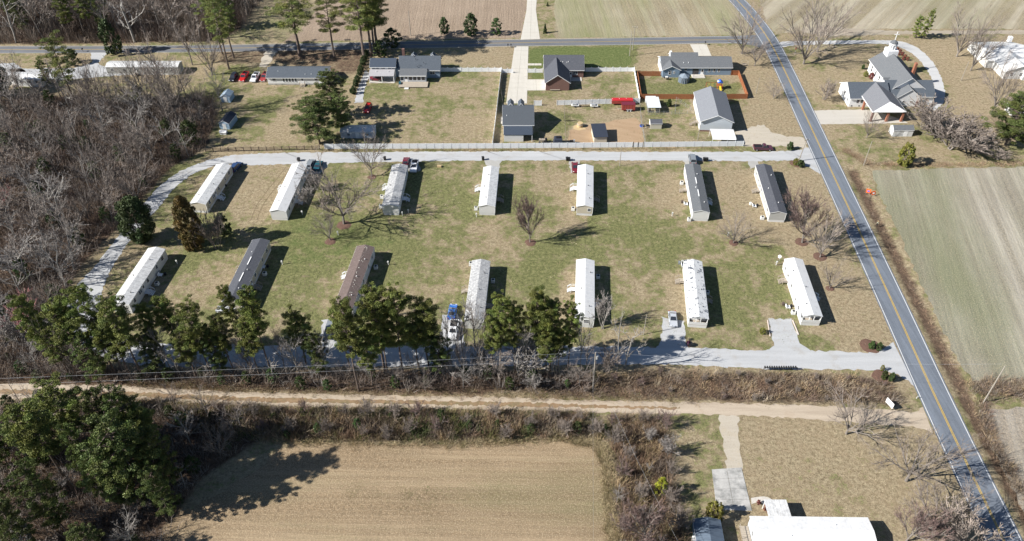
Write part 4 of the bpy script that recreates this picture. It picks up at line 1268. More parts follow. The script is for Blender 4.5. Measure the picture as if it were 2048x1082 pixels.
window(s4, (2.4, 0, 1.3), .8, .7, 'y-'); window(s4, (8.0, 0, 1.3), .8, .7, 'y-')
s5 = shed('open run-in shed with flat navy roof in the bare horse pen', 24.5, 199.9, 3.8, 6.2, 2.1, .6, 'x', W_BEIGE, SHG_BLACK, R(3), mono=True, over=.3)
s6 = shed('small beige shed with grey roof and skylight edge beside the wire fence', 42.3, 207.9, 3.5, 2.6, 1.9, .7, 'x', W_BEIGE, SHG_DARK, 0, dr=(.0, 1.3, 'x-'))
s7 = shed('white-walled shed with weathered grey roof in front of the church', 114.9, 203.6, 6.0, 2.9, 2.2, .9, 'x', W_WHITE, SHG_GREY, 0, dr=(3.9, 0, 'y-'))
s8 = shed('dark blue-roofed shed at the bottom edge next to the round yellow-green bush', 31.7, 66.8, 4.6, 7.0, 2.2, .7, 'y', W_BLUE, Mt('wavy_blue_roof', (.10, .13, .17), .7, .3, 2, sc=(.3, 2.5, 1)), R(-2))
MB().box(-.5, -.1, 1.6, 4.2, .6, 1.6).build('side_tank', ACW, s8)
# metal carport / animal shelter
mc = thing('animal_shelter', 'open animal shelter with ribbed pale metal roof and light frame', 'shelter', (42.9, 217.0, 0))
q = MB()
for i in range(8): q.box(-.3, 3.9, i * .8, i * .8 + .77, 2.14 + i * .03, 2.2 + i * .03)
for i in range(8): q.box(-.3, 3.9, i * .8 + .73, i * .8 + .79, 2.2 + i * .03, 2.25 + i * .03)
q.build('roof', MET_PALE, mc)
for x in (0, 3.5):
    for y in (.1, 3, 6): MB().box(x, x + .1, y, y + .1, 0, 2.14).build('post', WOODG, mc)
q = MB()
for z in (.3, .8, 1.3): q.box(.1, 3.5, .12, .17, z, z + .06); q.box(.02, .08, .2, 6, z, z + .06)
q.build('rail', METG, mc)
MB().box(.2, 1.0, 1.0, 1.9, 0, .8).build('feed_bin', BLACK, mc)
MB().box(.0, 3.2, 6.7, 7.6, 0, 2.1).build('side_panel', W_WHITE, mc)

# ---- church
cx0, cy0 = 0, 0
chh = thing('church', 'white church with grey roofs, steeple with cross and hipped entrance canopy', 'church', (0, 0, 0))
CW = siding('church_white', (.80, .80, .80), amt=(.8, .99))
w_, r_ = gable(chh, 121.6, 131.6, 225.0, 245.2, 4.6, 3.6, 'y', CW, SHG_GREY, over=.6, overg=.4)
for y in (228.5, 232, 235.5, 239, 242.5):
    window(chh, (121.6, y, 2.4), .9, 2.1, 'x-')
gable(chh, 120.2, 124.5, 229.6, 231.4, 4.3, 1.0, 'x', CW, SHG_GREY, z0=3.6, over=.15, overg=.1, names=('dormer_wall', 'dormer_roof'))
w2, r2 = gable(chh, 107.4, 119.5, 221.4, 231.2, 3.2, 2.8, 'x', CW, SHG_MID, over=.45, overg=.35)
window(chh, (107.4, 226.3, 2.4), .9, 1.1, 'x-'); window(chh, (107.4, 223.2, 1.6), .8, 1.0, 'x-')
for x in (110.0, 111.3): window(chh, (x, 221.4, 1.9), .8, 1.1, 'y-')
for x in (108.2, 110.6): MB().box(x, x + .4, 221.34, 221.39, .2, .5).build('vent', BLACK, chh)
w3, r3 = gable(chh, 119.6, 134.4, 222.6, 232.6, 3.2, 2.8, 'x', CW, SHG_MID, over=.45, overg=.35)
w4, r4 = gable(chh, 122.4, 129.6, 221.6, 229.0, 3.2, 2.72, 'y', CW, SHG_GREY, over=.35, overg=.2)
for x in (124.6, 127.0): window(chh, (x, 221.6, 1.7), .7, .6, 'y-', bars=0)
MB().box(128.7, 129.55, 221.45, 221.59, 0, 2.2).build('brick_panel', BRICK, chh)
window(chh, (132.4, 222.6, 1.9), .8, .7, 'y-', bars=0); MB().box(131.0, 131.4, 222.52, 222.59, .2, .5).build('vent', BLACK, chh)
# canopy: gable with deep front
CF = Mt('canopy_shingles', (.17, .175, .19), .85, .4, 7, (.21, .21, .22), (.5, .8), spec=.2)
q = MB(); up = 0
x0, x1, y0, y1, ze, zr_ = 110.9, 121.3, 211.9, 227.0, 3.55, 6.2; xm = 116.1; ya = 213.6
q.hexa([(x0,y0,ze-.02),(x1,y0,ze-.02),(x1,y1,ze-.02),(x0,y1,ze-.02)], [(x0,y0,ze),(x1,y0,ze),(x1,y1,ze),(x0,y1,ze)])
q.build('canopy_ceiling', TRIM, chh)
q = MB(); q.face([(x0,y0,ze+.12),(xm,ya,zr_),(xm,y1,zr_),(x0,y1,ze+.12)]); q.face([(xm,ya,zr_),(x1,y0,ze+.12),(x1,y1,ze+.12),(xm,y1,zr_)])
q.face([(x0,y1,ze+.12),(xm,y1,zr_),(x1,y1,ze+.12)])
q.build('canopy_roof', CF, chh)
q = MB(); q.face([(x0,y0,ze+.12),(x1,y0,ze+.12),(xm,ya,zr_)]); q.build('canopy_gable', CW, chh)
q = MB(); q.box(x0-.03,x1+.03,y0-.04,y0,ze-.15,ze+.13); q.box(x0-.04,x0,y0,y1,ze-.15,ze+.13); q.box(x1,x1+.04,y0,y1,ze-.15,ze+.13); q.build('canopy_fascia', TRIM, chh)
for x, y, m in ((111.4, 212.4, BRICK), (116.2, 212.4, BRICKO), (120.8, 212.4, BRICKO), (111.4, 219.6, BRICKO)):
    MB().box(x - .3, x + .3, y - .3, y + .3, 0, ze - .03).build('brick_column', m, chh)
MB().box(131.75, 132.5, 235.2, 236.2, 0, 8.0).build('chimney', BRICKO, chh)
# steeple
st = MB().box(124.8, 128.2, 241.6, 245.0, 6.2, 9.2).build('steeple_base', CW, chh)
q = MB(); cx, cy = 126.5, 243.3
for k in range(8):
    a = k * math.pi / 4 + math.pi / 8
    q.box(cx + math.cos(a) * 1.05 - .14, cx + math.cos(a) * 1.05 + .14, cy + math.sin(a) * 1.05 - .14, cy + math.sin(a) * 1.05 + .14, 9.2, 11.0)
q.build('belfry_posts', CW, st)
MB().tube((cx, cy, 11.0), (cx, cy, 11.3), 1.35, 1.35, 8).build('belfry_ring', CW, st)
MB().tube((cx, cy, 9.2), (cx, cy, 11.0), .6, .6, 8).build('belfry_core', CW, st)
q = MB(); pr = [(1.3, 11.3), (1.15, 11.7), (.8, 12.0), (.35, 12.25), (.08, 12.4)]
for (a, z0), (b, z1) in zip(pr[:-1], pr[1:]): q.tube((cx, cy, z0), (cx, cy, z1), a, b, 10, False)
q.build('dome', SHG_GREY, st)
q = MB(); q.box(cx - .09, cx + .09, cy - .09, cy + .09, 12.3, 15.2); q.box(cx - .75, cx + .75, cy - .08, cy + .08, 14.2, 14.38); q.build('cross', TRIM, st)
for i, (x, y) in enumerate(((1768,105),(1775,108),(1782,112),(1790,119),(1796,124),(1786,122),(1800,118))): pass

# ---- white house top right
fh = plan('large white-roofed house with several gables at the right edge', 'house', 0, 0)
w_, r_ = gable(fh, 163.2, 177.5, 248.0, 262.0, 2.8, 2.2, 'x', W_WHITE, RW_CLEAN, over=.3, overg=.3)
w2, r2 = gable(fh, 165.5, 176.0, 240.0, 252.0, 2.8, 1.9, 'y', W_WHITE, RW_MILD, over=.3, overg=.3)
w3, r3 = gable(fh, 171.5, 186.0, 239.0, 250.5, 2.6, 2.0, 'x', W_WHITE, RW_CLEAN, over=.3, overg=.3)
MB().box(175.0, 176.2, 259.5, 260.7, 4.0, 5.8).build('chimney', TRIM, fh)
for y in (252, 258): window(fh, (163.2, y, 1.8), 1.0, 1.1, 'x-')
for x in (168.0, 171.0): window(fh, (x, 240.0, 1.6), 1.0, 1.1, 'y-')
sh9 = shed('white outbuilding half hidden by the big pine at the right edge', 156.5, 214.5, 6.0, 5.0, 2.4, 1.0, 'x', W_WHITE, RW_CLEAN, 0)

# ---- trailers top left
tl = mobile_home('long white mobile home seen through bare trees near the cross road', (218,124), (217,124.5), RW_MILD, W_GREY, 1, L=None, group=None) if False else None
def trailer(label, x, y, L, d, roof, wall, rot=0):
    t = thing('mobile_home', label, 'mobile home', (x, y, 0), rot)
    MB().box(.03, L - .03, .03, d - .03, 0, .6).build('skirting', SKIRT, t)
    w_, r_ = gable(t, 0, L, 0, d, 2.9, .5, 'x', wall, roof, z0=.605, over=.12, overg=.12, t=.07)
    for i in range(6): window(t, (L * (i + .5) / 6, 0, 1.9), 1.0, .9, 'y-')
    for i in range(5): window(t, (L * (i + .7) / 6, d, 1.9), 1.0, .9, 'y+')
    window(t, (0, d / 2, 1.9), .9, .9, 'x-')
    door(t, (L * .4, 0, .62), .9, 1.98, 'y-'); steps(t, L * .4, 0, .6, 'y-', 1.5, 2)
    vents(r_, [(L * .3, d * .3, 3.1), (L * .7, d * .7, 3.1)])
    return t
trailer('long white mobile home seen through bare trees below the cross road', -137.4, 242.9, 24.4, 4.3, RW_MILD, W_GREY)
trailer('white roofed mobile home at the far left edge under the dark tree', -172.0, 235.6, 16.5, 4.3, RW_CLEAN, W_WHITE, R(-5))
bh = trailer('wide white-roofed mobile home at the bottom right with a porch roof', 41.8, 68.6, 20.4, 5.3, RW_CLEAN, W_LGREY, R(-.8))
pr_ = MB()
for i in range(9): pr_.slab([(3.2 + i * .45, 5.4, 2.85), (3.62 + i * .45, 5.4, 2.85), (3.62 + i * .45, 9.0, 2.6), (3.2 + i * .45, 9.0, 2.6)], .05)
pr_.build('porch_roof', RW_PEEL if False else RW_MILD, bh)
for x in (3.4, 7.1): MB().box(x, x + .12, 8.7, 8.82, 0, 2.55).build('porch_post', TRIM, bh)
for i in range(11): MB().box(-1.6, -.05, .3 + i * .42, .68 + i * .42, .5, .58).build('ramp_board', WOODG, bh)
q = MB()
for y in (.3, 2.4, 4.8): q.box(-1.6, -1.52, y, y + .08, 0, 1.3)
q.box(-1.6, -1.54, .3, 4.9, 1.25, 1.32); q.build('ramp_railing', WOODG, bh)

# ================================================================== FENCES
def fence_run(t, A, B, spacing, panel_fn, post_fn, first_post=True):
    d = B - A; L = d.length; n = max(1, round(L / spacing)); s = L / n
    a = math.atan2(d.y, d.x)
    pm, po = panel_fn(s), post_fn()
    for i in range(n):
        p = A + d * (i / n)
        part('panel', pm, t, (p.x, p.y, 0), (0, 0, a))
    for i in range(0 if first_post else 1, n + 1):
        p = A + d * (i / n); part('post', po, t, (p.x, p.y, 0), (0, 0, a))
def vinyl_panel(h, scallop=False):
    def f(s):
        m = MB(); n = 12
        for i in range(n):
            a, b = .07 + (s - .14) * i / n, .07 + (s - .14) * (i + 1) / n - .012
            u = (i + .5) / n * 2 - 1
            zt = h - (.16 * (1 - u * u) if scallop else 0)
            m.box(a, b, -.018, .018, .1, zt)
        m.box(.07, s - .07, -.028, .028, .06, .16)
        if not scallop: m.box(.07, s - .07, -.028, .028, h - .08, h + .02)
        return m.mesh('panel', VINYL if scallop else VINYLD)
    return f
def vinyl_post(h, mat=None):
    def f():
        m = MB().box(-.065, .065, -.065, .065, -.02, h).box(-.08, .08, -.08, .08, h, h + .04)
        m.hexa([(-.06, -.06, h + .04), (.06, -.06, h + .04), (.06, .06, h + .04), (-.06, .06, h + .04)], [(-.01, -.01, h + .1), (.01, -.01, h + .1), (.01, .01, h + .1), (-.01, .01, h + .1)])
        return m.mesh('post', mat or VINYL)
    return f
f1 = thing('long_white_fence', 'long plain white privacy fence along the upper gravel lane', 'fence')
fence_run(f1, G(650, 298), G(1020, 296.8), 2.44, vinyl_panel(1.75), vinyl_post(1.78, VINYLD))
fence_run(f1, G(1020, 296.8), G(1264, 294.6), 2.44, vinyl_panel(1.75), vinyl_post(1.78, VINYLD), False)
fence_run(f1, G(1287, 294.4), G(1486, 292.4), 2.44, vinyl_panel(1.75), vinyl_post(1.78, VINYLD))
gt = thing('fence_gate', 'double gate between dark posts in the long white fence', 'gate')
fence_run(gt, G(1265.6, 294.6), G(1285.4, 294.4), 1.55, vinyl_panel(1.6), lambda: MB().box(-.07, .07, -.07, .07, 0, 1.9).mesh('post', BLACK))
f2 = thing('vinyl_fence', 'white scalloped vinyl fence with capped posts round the yard beside the brick house', 'fence')
for a, b in (((1168, 143.4), (1268, 143)), ((1268, 143), (1279, 205))): fence_run(f2, G(*a), G(*b), 2.3, vinyl_panel(1.6, True), vinyl_post(1.75))
f3 = thing('vinyl_fence', 'white scalloped vinyl fence enclosing the wide yard left of the concrete drive', 'fence')
for a, b in (((882, 143.4), (1003, 143.6)), ((1003, 143.6), (985, 292)), ((1004, 146), (1026, 146))): fence_run(f3, G(*a), G(*b), 2.3, vinyl_panel(1.6, True), vinyl_post(1.75))
f4 = thing('vinyl_fence', 'plain white vinyl fence running left of the red stock trailer', 'fence')
fence_run(f4, G(1113.7, 210.5), G(1279, 206), 2.3, vinyl_panel(1.7), vinyl_post(1.8))
f5 = thing('vinyl_fence', 'short white fence between concrete drive and brick house', 'fence')
fence_run(f5, G(1055, 145.5), G(1085, 145.5), 2.3, vinyl_panel(1.6, True), vinyl_post(1.75))
f6 = thing('vinyl_fence', 'single white fence panel attached to the lean-to garage', 'fence')
fence_run(f6, G(1068, 211.3), G(1083, 211.3), 2.4, vinyl_panel(1.8), vinyl_post(1.95))
def wood_panel(s):
    m = MB(); n = int(s / .16)
    for i in range(n):
        a = s * i / n; b = s * (i + 1) / n - .012
        m.box(a, b, -.012, .012, .03, 1.78 + random.uniform(-.02, .02))
    for z in (.35, 1.45): m.box(0, s, .012, .05, z, z + .09)
    return m.mesh('panel', WOODO)
f7 = thing('wooden_fence', 'orange-brown wooden privacy fence round the yard of the blue-grey house', 'fence')
pst = lambda: MB().box(-.05, .05, .012, .11, 0, 1.86).mesh('post', WOODO)
for a, b in (((1274, 152), (1321, 152)), ((1281.5, 197.8), (1388, 198.2)), ((1446, 198), (1494, 197.5)), ((1494, 197.5), (1476, 150.5)), ((1476, 150.5), (1462, 150.5)), ((1274, 152), (1281.5, 197.8))):
    fence_run(f7, G(*a), G(*b), 2.3, wood_panel, pst)
# dark board fence, every board its own piece
f8 = thing('board_fence', 'dark three-board ranch fence at the left end of the gravel lane', 'fence')
A, B = G(412, 304), G(640, 299); n = 15; d = B - A; a = math.atan2(d.y, d.x); s = d.length / n
pm = MB().box(-.09, .09, -.09, .09, 0, 1.45).mesh('post', WOODB); bm_ = MB().box(.0, s, -.02, .02, -.075, .075).mesh('board', WOODB)
for i in range(n + 1):
    p = A + d * (i / n); part('post', pm, f8, (p.x, p.y, 0), (0, 0, a))
    if i < n:
        for z in (.4, .82, 1.25):
            part('board', bm_, f8, (p.x + math.sin(a) * .11, p.y - math.cos(a) * .11, z + random.uniform(-.03, .03)), (0, 0, a))
def wire_fence(label, pts, spacing=2.4, h=1.2, mat=METG, rails=(.15, .6, 1.15)):
    t = thing('wire_fence', label, 'fence')
    pm = MB().box(-.035, .035, -.035, .035, 0, h).mesh('post', mat)
    for A, B in zip(pts[:-1], pts[1:]):
        d = B - A; n = max(1, round(d.length / spacing))
        for i in range(n + 1):
            p = A + d * (i / n); part('post', pm, t, (p.x, p.y, 0))
        q = MB()
        for z in rails: q.tube((A.x, A.y, z), (B.x, B.y, z), .018, .018, 3)
        q.build('wire', mat, t)
    return t
wire_fence('galvanised wire fence between the horse pen and the animal shelter', W([(1279,208),(1283,250),(1291,292)]), rails=(.2, .5, .8, 1.15))
wire_fence('brown post and wire fence on the left side of the horse pen', W([(1128,212),(1130,250),(1132,292)]), mat=WOODG)
wire_fence('thin wire fence round the small animal yard', W([(1296,230),(1390,227),(1352,200),(1350,228)]), h=1.1)
wire_fence('wooden rail fence along the left edge of the concrete drive', W([(1006,150),(1001,178),(1005,205)]), mat=WOODG, h=1.1)

# ================================================================== VEHICLES
def car(label, x, y, ang, paintm, typ='sedan', cat='car', z=0.0, group=None):
    g = G(x, y, z) if not isinstance(x, Vector) else x
    t = thing({'pickup': 'pickup_truck'}.get(typ, 'parked_car'), label, cat, (g.x, g.y, 0), ang, group)
    L, Wd = dict(sedan=(4.7, .9), suv=(4.8, .94), pickup=(5.6, .97), van=(5.0, .96))[typ]
    h = L / 2
    if typ == 'sedan': prof = [(-h, .35), (-h, .78), (-h + .35, .95), (-h + .95, 1.0), (h - 1.45, .95), (h - .3, .78), (h, .62), (h, .32)]; cab = [(-h + .75, .98), (-h + 1.5, 1.42), (h - 2.3, 1.42), (h - 1.35, .95)]
    elif typ == 'suv': prof = [(-h, .38), (-h, .95), (-h + .2, 1.08), (h - 1.35, 1.05), (h - .25, .92), (h, .7), (h, .35)]; cab = [(-h + .12, 1.06), (-h + .4, 1.70), (h - 2.0, 1.72), (h - 1.2, 1.03)]
    elif typ == 'van': prof = [(-h, .38), (-h, .95), (-h + .2, 1.05), (h - 1.05, 1.05), (h - .2, .88), (h, .7), (h, .35)]; cab = [(-h + .08, 1.03), (-h + .3, 1.78), (h - 1.9, 1.78), (h - .85, 1.03)]
    else: prof = [(-h, .5), (-h, 1.05), (-.15, 1.08), (h - 1.3, 1.08), (h - .15, .98), (h, .75), (h, .42)]; cab = [(-.35, 1.06), (-.1, 1.76), (h - 2.2, 1.76), (h - 1.5, 1.06)]
    m = MB()
    n = len(prof)
    ins = .06
    rings = [(-Wd + ins, .98), (-Wd, .96), (Wd, .96), (Wd - ins, .98)]
    b = len(m.v)
    for yy, k in ((-Wd + .08, 0), (-Wd, 1), (Wd, 1), (Wd - .08, 0)):
        for px, pz in prof: m.v.append((px * (.985 if not k else 1), yy, pz - (0 if k else 0) if pz < .7 or k == 0 else pz - .06))
    for r_i in range(3):
        for i in range(n):
            j = (i + 1) % n
            m.f.append((b + r_i * n + i, b + r_i * n + j, b + (r_i + 1) * n + j, b + (r_i + 1) * n + i))
    m.f.append(tuple(range(b + n - 1, b - 1, -1))); m.f.append(tuple(range(b + 3 * n, b + 4 * n)))
    body = m.build('body', paintm, t)
    cw, tw_ = Wd - .1, Wd - .26
    lo = [(cab[0][0], -cw, cab[0][1]), (cab[3][0], -cw, cab[3][1]), (cab[3][0], cw, cab[3][1]), (cab[0][0], cw, cab[0][1])]
    hi = [(cab[1][0], -tw_, cab[1][1]), (cab[2][0], -tw_, cab[2][1]), (cab[2][0], tw_, cab[2][1]), (cab[1][0], tw_, cab[1][1])]
    MB().hexa(lo, hi).build('cabin', paintm, t)
    def inset(q, k=.12, off=.012):
        c = sum((Vector(p) for p in q), Vector()) / len(q)
        nn = (Vector(q[1]) - Vector(q[0])).cross(Vector(q[2]) - Vector(q[1])).normalized()
        return [tuple(Vector(p) + (c - Vector(p)) * k + nn * off) for p in q]
    for nm, q in (('windshield', [lo[1], lo[2], hi[2], hi[1]]), ('rear_window', [lo[3], lo[0], hi[0], hi[3]]), ('side_window', [lo[0], lo[1], hi[1], hi[0]]), ('side_window', [lo[2], lo[3], hi[3], hi[2]])):
        MB().face(inset(q)).build(nm, GLASS, t)
    if typ == 'pickup':
        q = MB(); e = -.45
        q.box(-h + .12, e, -Wd + .14, Wd - .14, 1.081, 1.10); q.build('bed', BLACK, t)
        q = MB(); q.box(-h + .02, e, -Wd + .01, -Wd + .13, 1.07, 1.28); q.box(-h + .02, e, Wd - .13, Wd - .01, 1.07, 1.28); q.box(-h + .02, -h + .12, -Wd + .13, Wd - .13, 1.07, 1.26); q.build('bed_wall', paintm, t)
    for sx in (-h + .9, h - .92):
        for sy in (-1, 1):
            w = MB().tube((sx, sy * (Wd - .2), .34), (sx, sy * (Wd + .015), .34), .34, .34, 12).build('wheel', RUBBER, t)
            MB().tube((sx, sy * (Wd + .016), .34), (sx, sy * (Wd + .03), .34), .2, .17, 10).build('rim', RIM, w)
    for sy in (-1, 1):
        MB().box(h - .06, h + .02, sy * (Wd - .3) - .18, sy * (Wd - .3) + .18, .62, .78).build('headlight', HEADL, t)
        MB().box(-h - .02, -h + .05, sy * (Wd - .2) - .12, sy * (Wd - .2) + .12, .7, .9).build('tail_light', TAILL, t)
    MB().box(h - .02, h + .06, -Wd + .1, Wd - .1, .34, .5).build('bumper', METG if typ == 'pickup' else paintm, t)
    MB().box(-h - .06, -h + .02, -Wd + .1, Wd - .1, .36, .52).build('bumper', METG if typ == 'pickup' else paintm, t)
    return t
dn = R(-94)
car('black sport utility vehicle at the left end of the row beside the long white house', 468, 158, dn, P_BLK, 'suv')
car('red pickup truck second in the row beside the long white house', 489, 157, dn, P_RED, 'pickup', 'pickup')
car('white pickup truck third in the row beside the long white house', 511, 158, dn, P_WHITE, 'pickup', 'pickup')
car('bright red pickup parked closest to the long white house', 530, 157, dn, P_LRED, 'pickup', 'pickup')
car('small red car alone on the lawn below the gravel strip', 736, 220, R(-96), P_RED, 'suv')
car('dark red car under the open porch of the grey-roofed house', 752, 160, R(175), P_MAR, 'sedan')
car('dark blue car beside the far end of the leftmost upper mobile home', 473, 337, R(75), P_BLUE, 'suv')
car('grey car parked close against the second upper mobile home', 622, 332, R(86), P_GREY, 'suv')
car('dark teal car outside the grey one by the second upper mobile home', 637, 334, R(86), P_TEAL, 'sedan')
car('maroon car partly behind the weathered grey-roofed mobile home', 812, 327, R(88), P_MAR, 'sedan')
car('white pickup truck beside the weathered grey-roofed mobile home', 829, 336, R(-92), P_WHITE, 'pickup', 'pickup')
car('maroon car beside the tan-ended white mobile home', 1150, 338, R(-90), P_MAR, 'sedan')
car('grey van behind the mobile home with white ridge vents', 1384, 321, R(86), P_GREY, 'van', 'van')
car('dark maroon pickup truck parked on the grass verge by the upper junction', 1525, 299, R(-1), P_DKM, 'pickup', 'pickup')
bc = car('car under a bright blue strapped cover beside the grey streaked mobile home', 905, 627, R(86), P_TARP, 'sedan')
for k in range(5):
    x = -1.8 + k * .85; zt = 1.46 if -1.2 < x < .6 else 1.03
    MB().tube((x, -.8, zt - .12), (x + .25, .8, zt), .03, .03, 4).build('strap', Mt('pale_strap', (.5, .6, .65), .7, .1), bc)
car('white pickup truck below the blue covered car', 907, 664, R(-94), P_WHITE, 'pickup', 'pickup')
car('grey car half hidden by pines below the brown-roofed mobile home', 660, 662, R(-94), P_GREY, 'suv')
car('silver car on the gravel pad beside the peeling-roofed mobile home', 1345, 641, R(-94), P_SILV, 'sedan')
car('pale vehicle parked below the charcoal roofed mobile home behind the pines', 455, 622, R(176), P_SILV, 'sedan')

def simple(name, label, cat, x, y, builds, rot=0.0, group=None):
    g = G(x, y); t = thing(name, label, cat, (g.x, g.y, 0), rot, group)
    for nm, mb, mat in builds: mb.build(nm, mat, t)
    return t
# stock trailer and low red trailer
simple('stock_trailer', 'red two-axle livestock trailer at the right end of the white fence', 'trailer', 1255, 220, [
    ('body', MB().box(-2.0, 2.2, -1.0, 1.0, .5, 2.3), P_LRED), ('roof', MB().box(-2.1, 2.25, -1.03, 1.03, 2.3, 2.42), P_MAR),
    ('rib', MB().box(-1.4,-1.34,-1.03,-1.0,.5,2.3).box(-.6,-.54,-1.03,-1.0,.5,2.3).box(.3,.36,-1.03,-1.0,.5,2.3).box(1.2,1.26,-1.03,-1.0,.5,2.3), P_MAR),
    ('wheel', MB().tube((-.1,-1.2,.36),(-.1,-.95,.36),.36,.36,12), RUBBER), ('wheel', MB().tube((.8,-1.2,.36),(.8,-.95,.36),.36,.36,12), RUBBER),
    ('rim', MB().tube((-.1,-1.23,.36),(-.1,-1.2,.36),.24,.22,10), HEADL), ('rim', MB().tube((.8,-1.23,.36),(.8,-1.2,.36),.24,.22,10), HEADL),
    ('fender', MB().box(-.6,1.3,-1.25,-1.0,.75,.82), METG), ('hitch', MB().tube((-3.3,0,.5),(-2.0,0,.55),.06), METG)])
simple('low_trailer', 'long low red trailer parked against the white fence behind the livestock trailer', 'trailer', 1245, 208, [
    ('deck', MB().box(-3.6, 3.2, -.9, .9, .6, 1.0), P_LRED), ('side', MB().box(-3.6,3.2,-.95,-.9,.6,1.7).box(-3.6,3.2,.9,.95,.6,1.7), P_LRED),
    ('wheel', MB().tube((0,-1.1,.36),(0,-.95,.36),.36,.36,12), RUBBER), ('top', MB().box(-3.6, 3.2, -.9, .9, 1.7, 1.78), P_RED)])
for x, y, lb in ((1150, 213, 'white boat-like utility trailer left against the white fence'), (1188, 214, 'small grey utility trailer in the middle of the white fence')):
    simple('utility_trailer', lb, 'trailer', x, y, [('deck', MB().box(-1.2, 1.2, -.6, .6, .45, .65), ACW), ('box', MB().box(-.9, .4, -.5, .5, .65, 1.1), METG),
        ('wheel', MB().tube((0,-.72,.3),(0,-.6,.3),.3,.3,10), RUBBER), ('mast', MB().tube((.2,0,.6),(.2,0,2.0),.04), METG), ('hitch', MB().tube((-2.4,0,.4),(-1.2,0,.5),.05), BLACK)])
simple('stacked_pallets', 'row of dark posts leaning on the white fence between two small trailers', 'fence posts', 1169, 213, [('post', MB().box(-1.4 + i * .5, -1.28 + i * .5, -.2, .1, 0, .7), WOODB) for i in range(6)])
simple('hay_bale', 'round hay bale ring in the bare horse pen', 'hay bale', 1160, 253, [('bale', MB().tube((0,0,0),(0,0,1.3),.9,.85,14), HAY), ('ring', MB().tube((0,0,.9),(0,0,1.0),1.0,1.0,14), METG)])
sheet('spilled_hay', [G(1160,255) + Vector((math.cos(i*.5)*random.uniform(1.6,2.6), math.sin(i*.5)*random.uniform(1.3,2.2), 0)) for i in range(12)], .02, HAY, .2)
simple('cattle_rack', 'tall dark metal gate rack standing on the lawn left of the horse pen', 'gate', 1134, 243, [('frame', MB().box(-1.0,-.92,0,.08,0,2.0).box(.92,1.0,0,.08,0,2.0).box(-.92,.92,0,.08,1.9,2.0).box(-.92,.92,0,.08,.3,.38), WOODB)] + [('bar', MB().box(-.7+i*.3,-.65+i*.3,.01,.06,.38,1.9), WOODB) for i in range(5)])
simple('garden_tractor', 'old farm tractor beside the lean-to garage', 'tractor', 1086, 285, [('body', MB().box(-1.2,.6,-.4,.4,.6,1.2), WOODG), ('seat', MB().box(.6,1.1,-.3,.3,.9,1.5), BLACK), ('wheel', MB().tube((.7,-.8,.6),(.7,-.5,.6),.6,.6,14), RUBBER), ('wheel', MB().tube((.7,.5,.6),(.7,.8,.6),.6,.6,14), RUBBER), ('wheel', MB().tube((-1.0,-.7,.35),(-1.0,-.5,.35),.35,.35,12), RUBBER), ('exhaust', MB().tube((-.6,0,1.2),(-.6,0,1.9),.05), BLACK)])
simple('covered_trailer', 'black tarpaulin covered trailer behind the long white fence', 'trailer', 1116, 288, [('cover', MB().hexa([(-1.4,-1,.4),(1.4,-1,.4),(1.4,1.6,.4),(-1.4,1.6,.4)],[(-1.1,-.7,1.9),(1.1,-.7,1.9),(1.1,1.3,2.0),(-1.1,1.3,2.0)]), SHG_BLACK), ('load', MB().box(-.6,.6,.0,.9,2.0,2.3), BLACK), ('wheel', MB().tube((-1.5,0,.35),(-1.3,0,.35),.35,.35,10), RUBBER), ('wheel', MB().tube((1.3,0,.35),(1.5,0,.35),.35,.35,10), RUBBER)])
simple('lawn_mower', 'ride-on mower and clutter behind the long white fence', 'mower', 1145, 286, [('body', MB().box(-.9,.2,-.3,.3,.35,.9), BLACK), ('seat', MB().box(.2,.7,-.25,.25,.6,1.1), METG), ('wheel', MB().tube((.5,-.5,.3),(.5,.5,.3),.3,.3,10), RUBBER), ('wheel', MB().tube((-.6,-.4,.2),(-.6,.4,.2),.2,.2,10), RUBBER), ('deck', MB().box(-1.3,1.6,-.9,-.7,.1,.4), ACW)])
simple('water_trough', 'blue plastic tub against the wire fence', 'tub', 1283, 253, [('tub', MB().tube((0,0,0),(0,0,.5),.5,.6,12), BLUEP), ('water', MB().tube((0,0,.5),(0,0,.51),.5,.5,12), GLASS)])
simple('barbecue_grill', 'dark barrel grill beside the small beige shed', 'grill', 1295, 256, [('barrel', MB().tube((-.5,0,.9),(.5,0,.9),.35,.35,12), BLACK), ('leg', MB().box(-.45,-.38,-.2,.2,0,.7).box(.38,.45,-.2,.2,0,.7), METG)])
# gazebo with tarps
gz = simple('canopy_tent', 'six-sided tent draped in grey tarps in the fenced back yard', 'tent', 1367, 163, [])
q = MB()
for k in range(6):
    a, b = k * math.pi / 3, (k + 1) * math.pi / 3
    q.face([(math.cos(a) * 1.9, math.sin(a) * 1.9, 2.0), (math.cos(b) * 1.9, math.sin(b) * 1.9, 2.0), (0, 0, 3.0)])
q.build('roof', Mt('slate_tarp', (.2, .24, .28), .6, .2, 2), gz)
for k in range(6):
    a, b = k * math.pi / 3 + .05, (k + 1) * math.pi / 3 - .05
    q = MB(); n = 6
    for j in range(n):
        def pt(u, z, w): 
            t_ = a + (b - a) * u; r = 1.8 + w * math.sin(u * 20 + k) * .12; return (math.cos(t_) * r, math.sin(t_) * r, z)
        q.face([pt(j / n, 0, 1), pt((j + 1) / n, 0, 1), pt((j + 1) / n, 1.99, .2), pt(j / n, 1.99, .2)])
    q.build('curtain', TARPG, gz)
for k in range(6): MB().tube((math.cos(k*math.pi/3)*1.85, math.sin(k*math.pi/3)*1.85, 0), (math.cos(k*math.pi/3)*1.85, math.sin(k*math.pi/3)*1.85, 2.0), .05).build('pole', METG, gz)
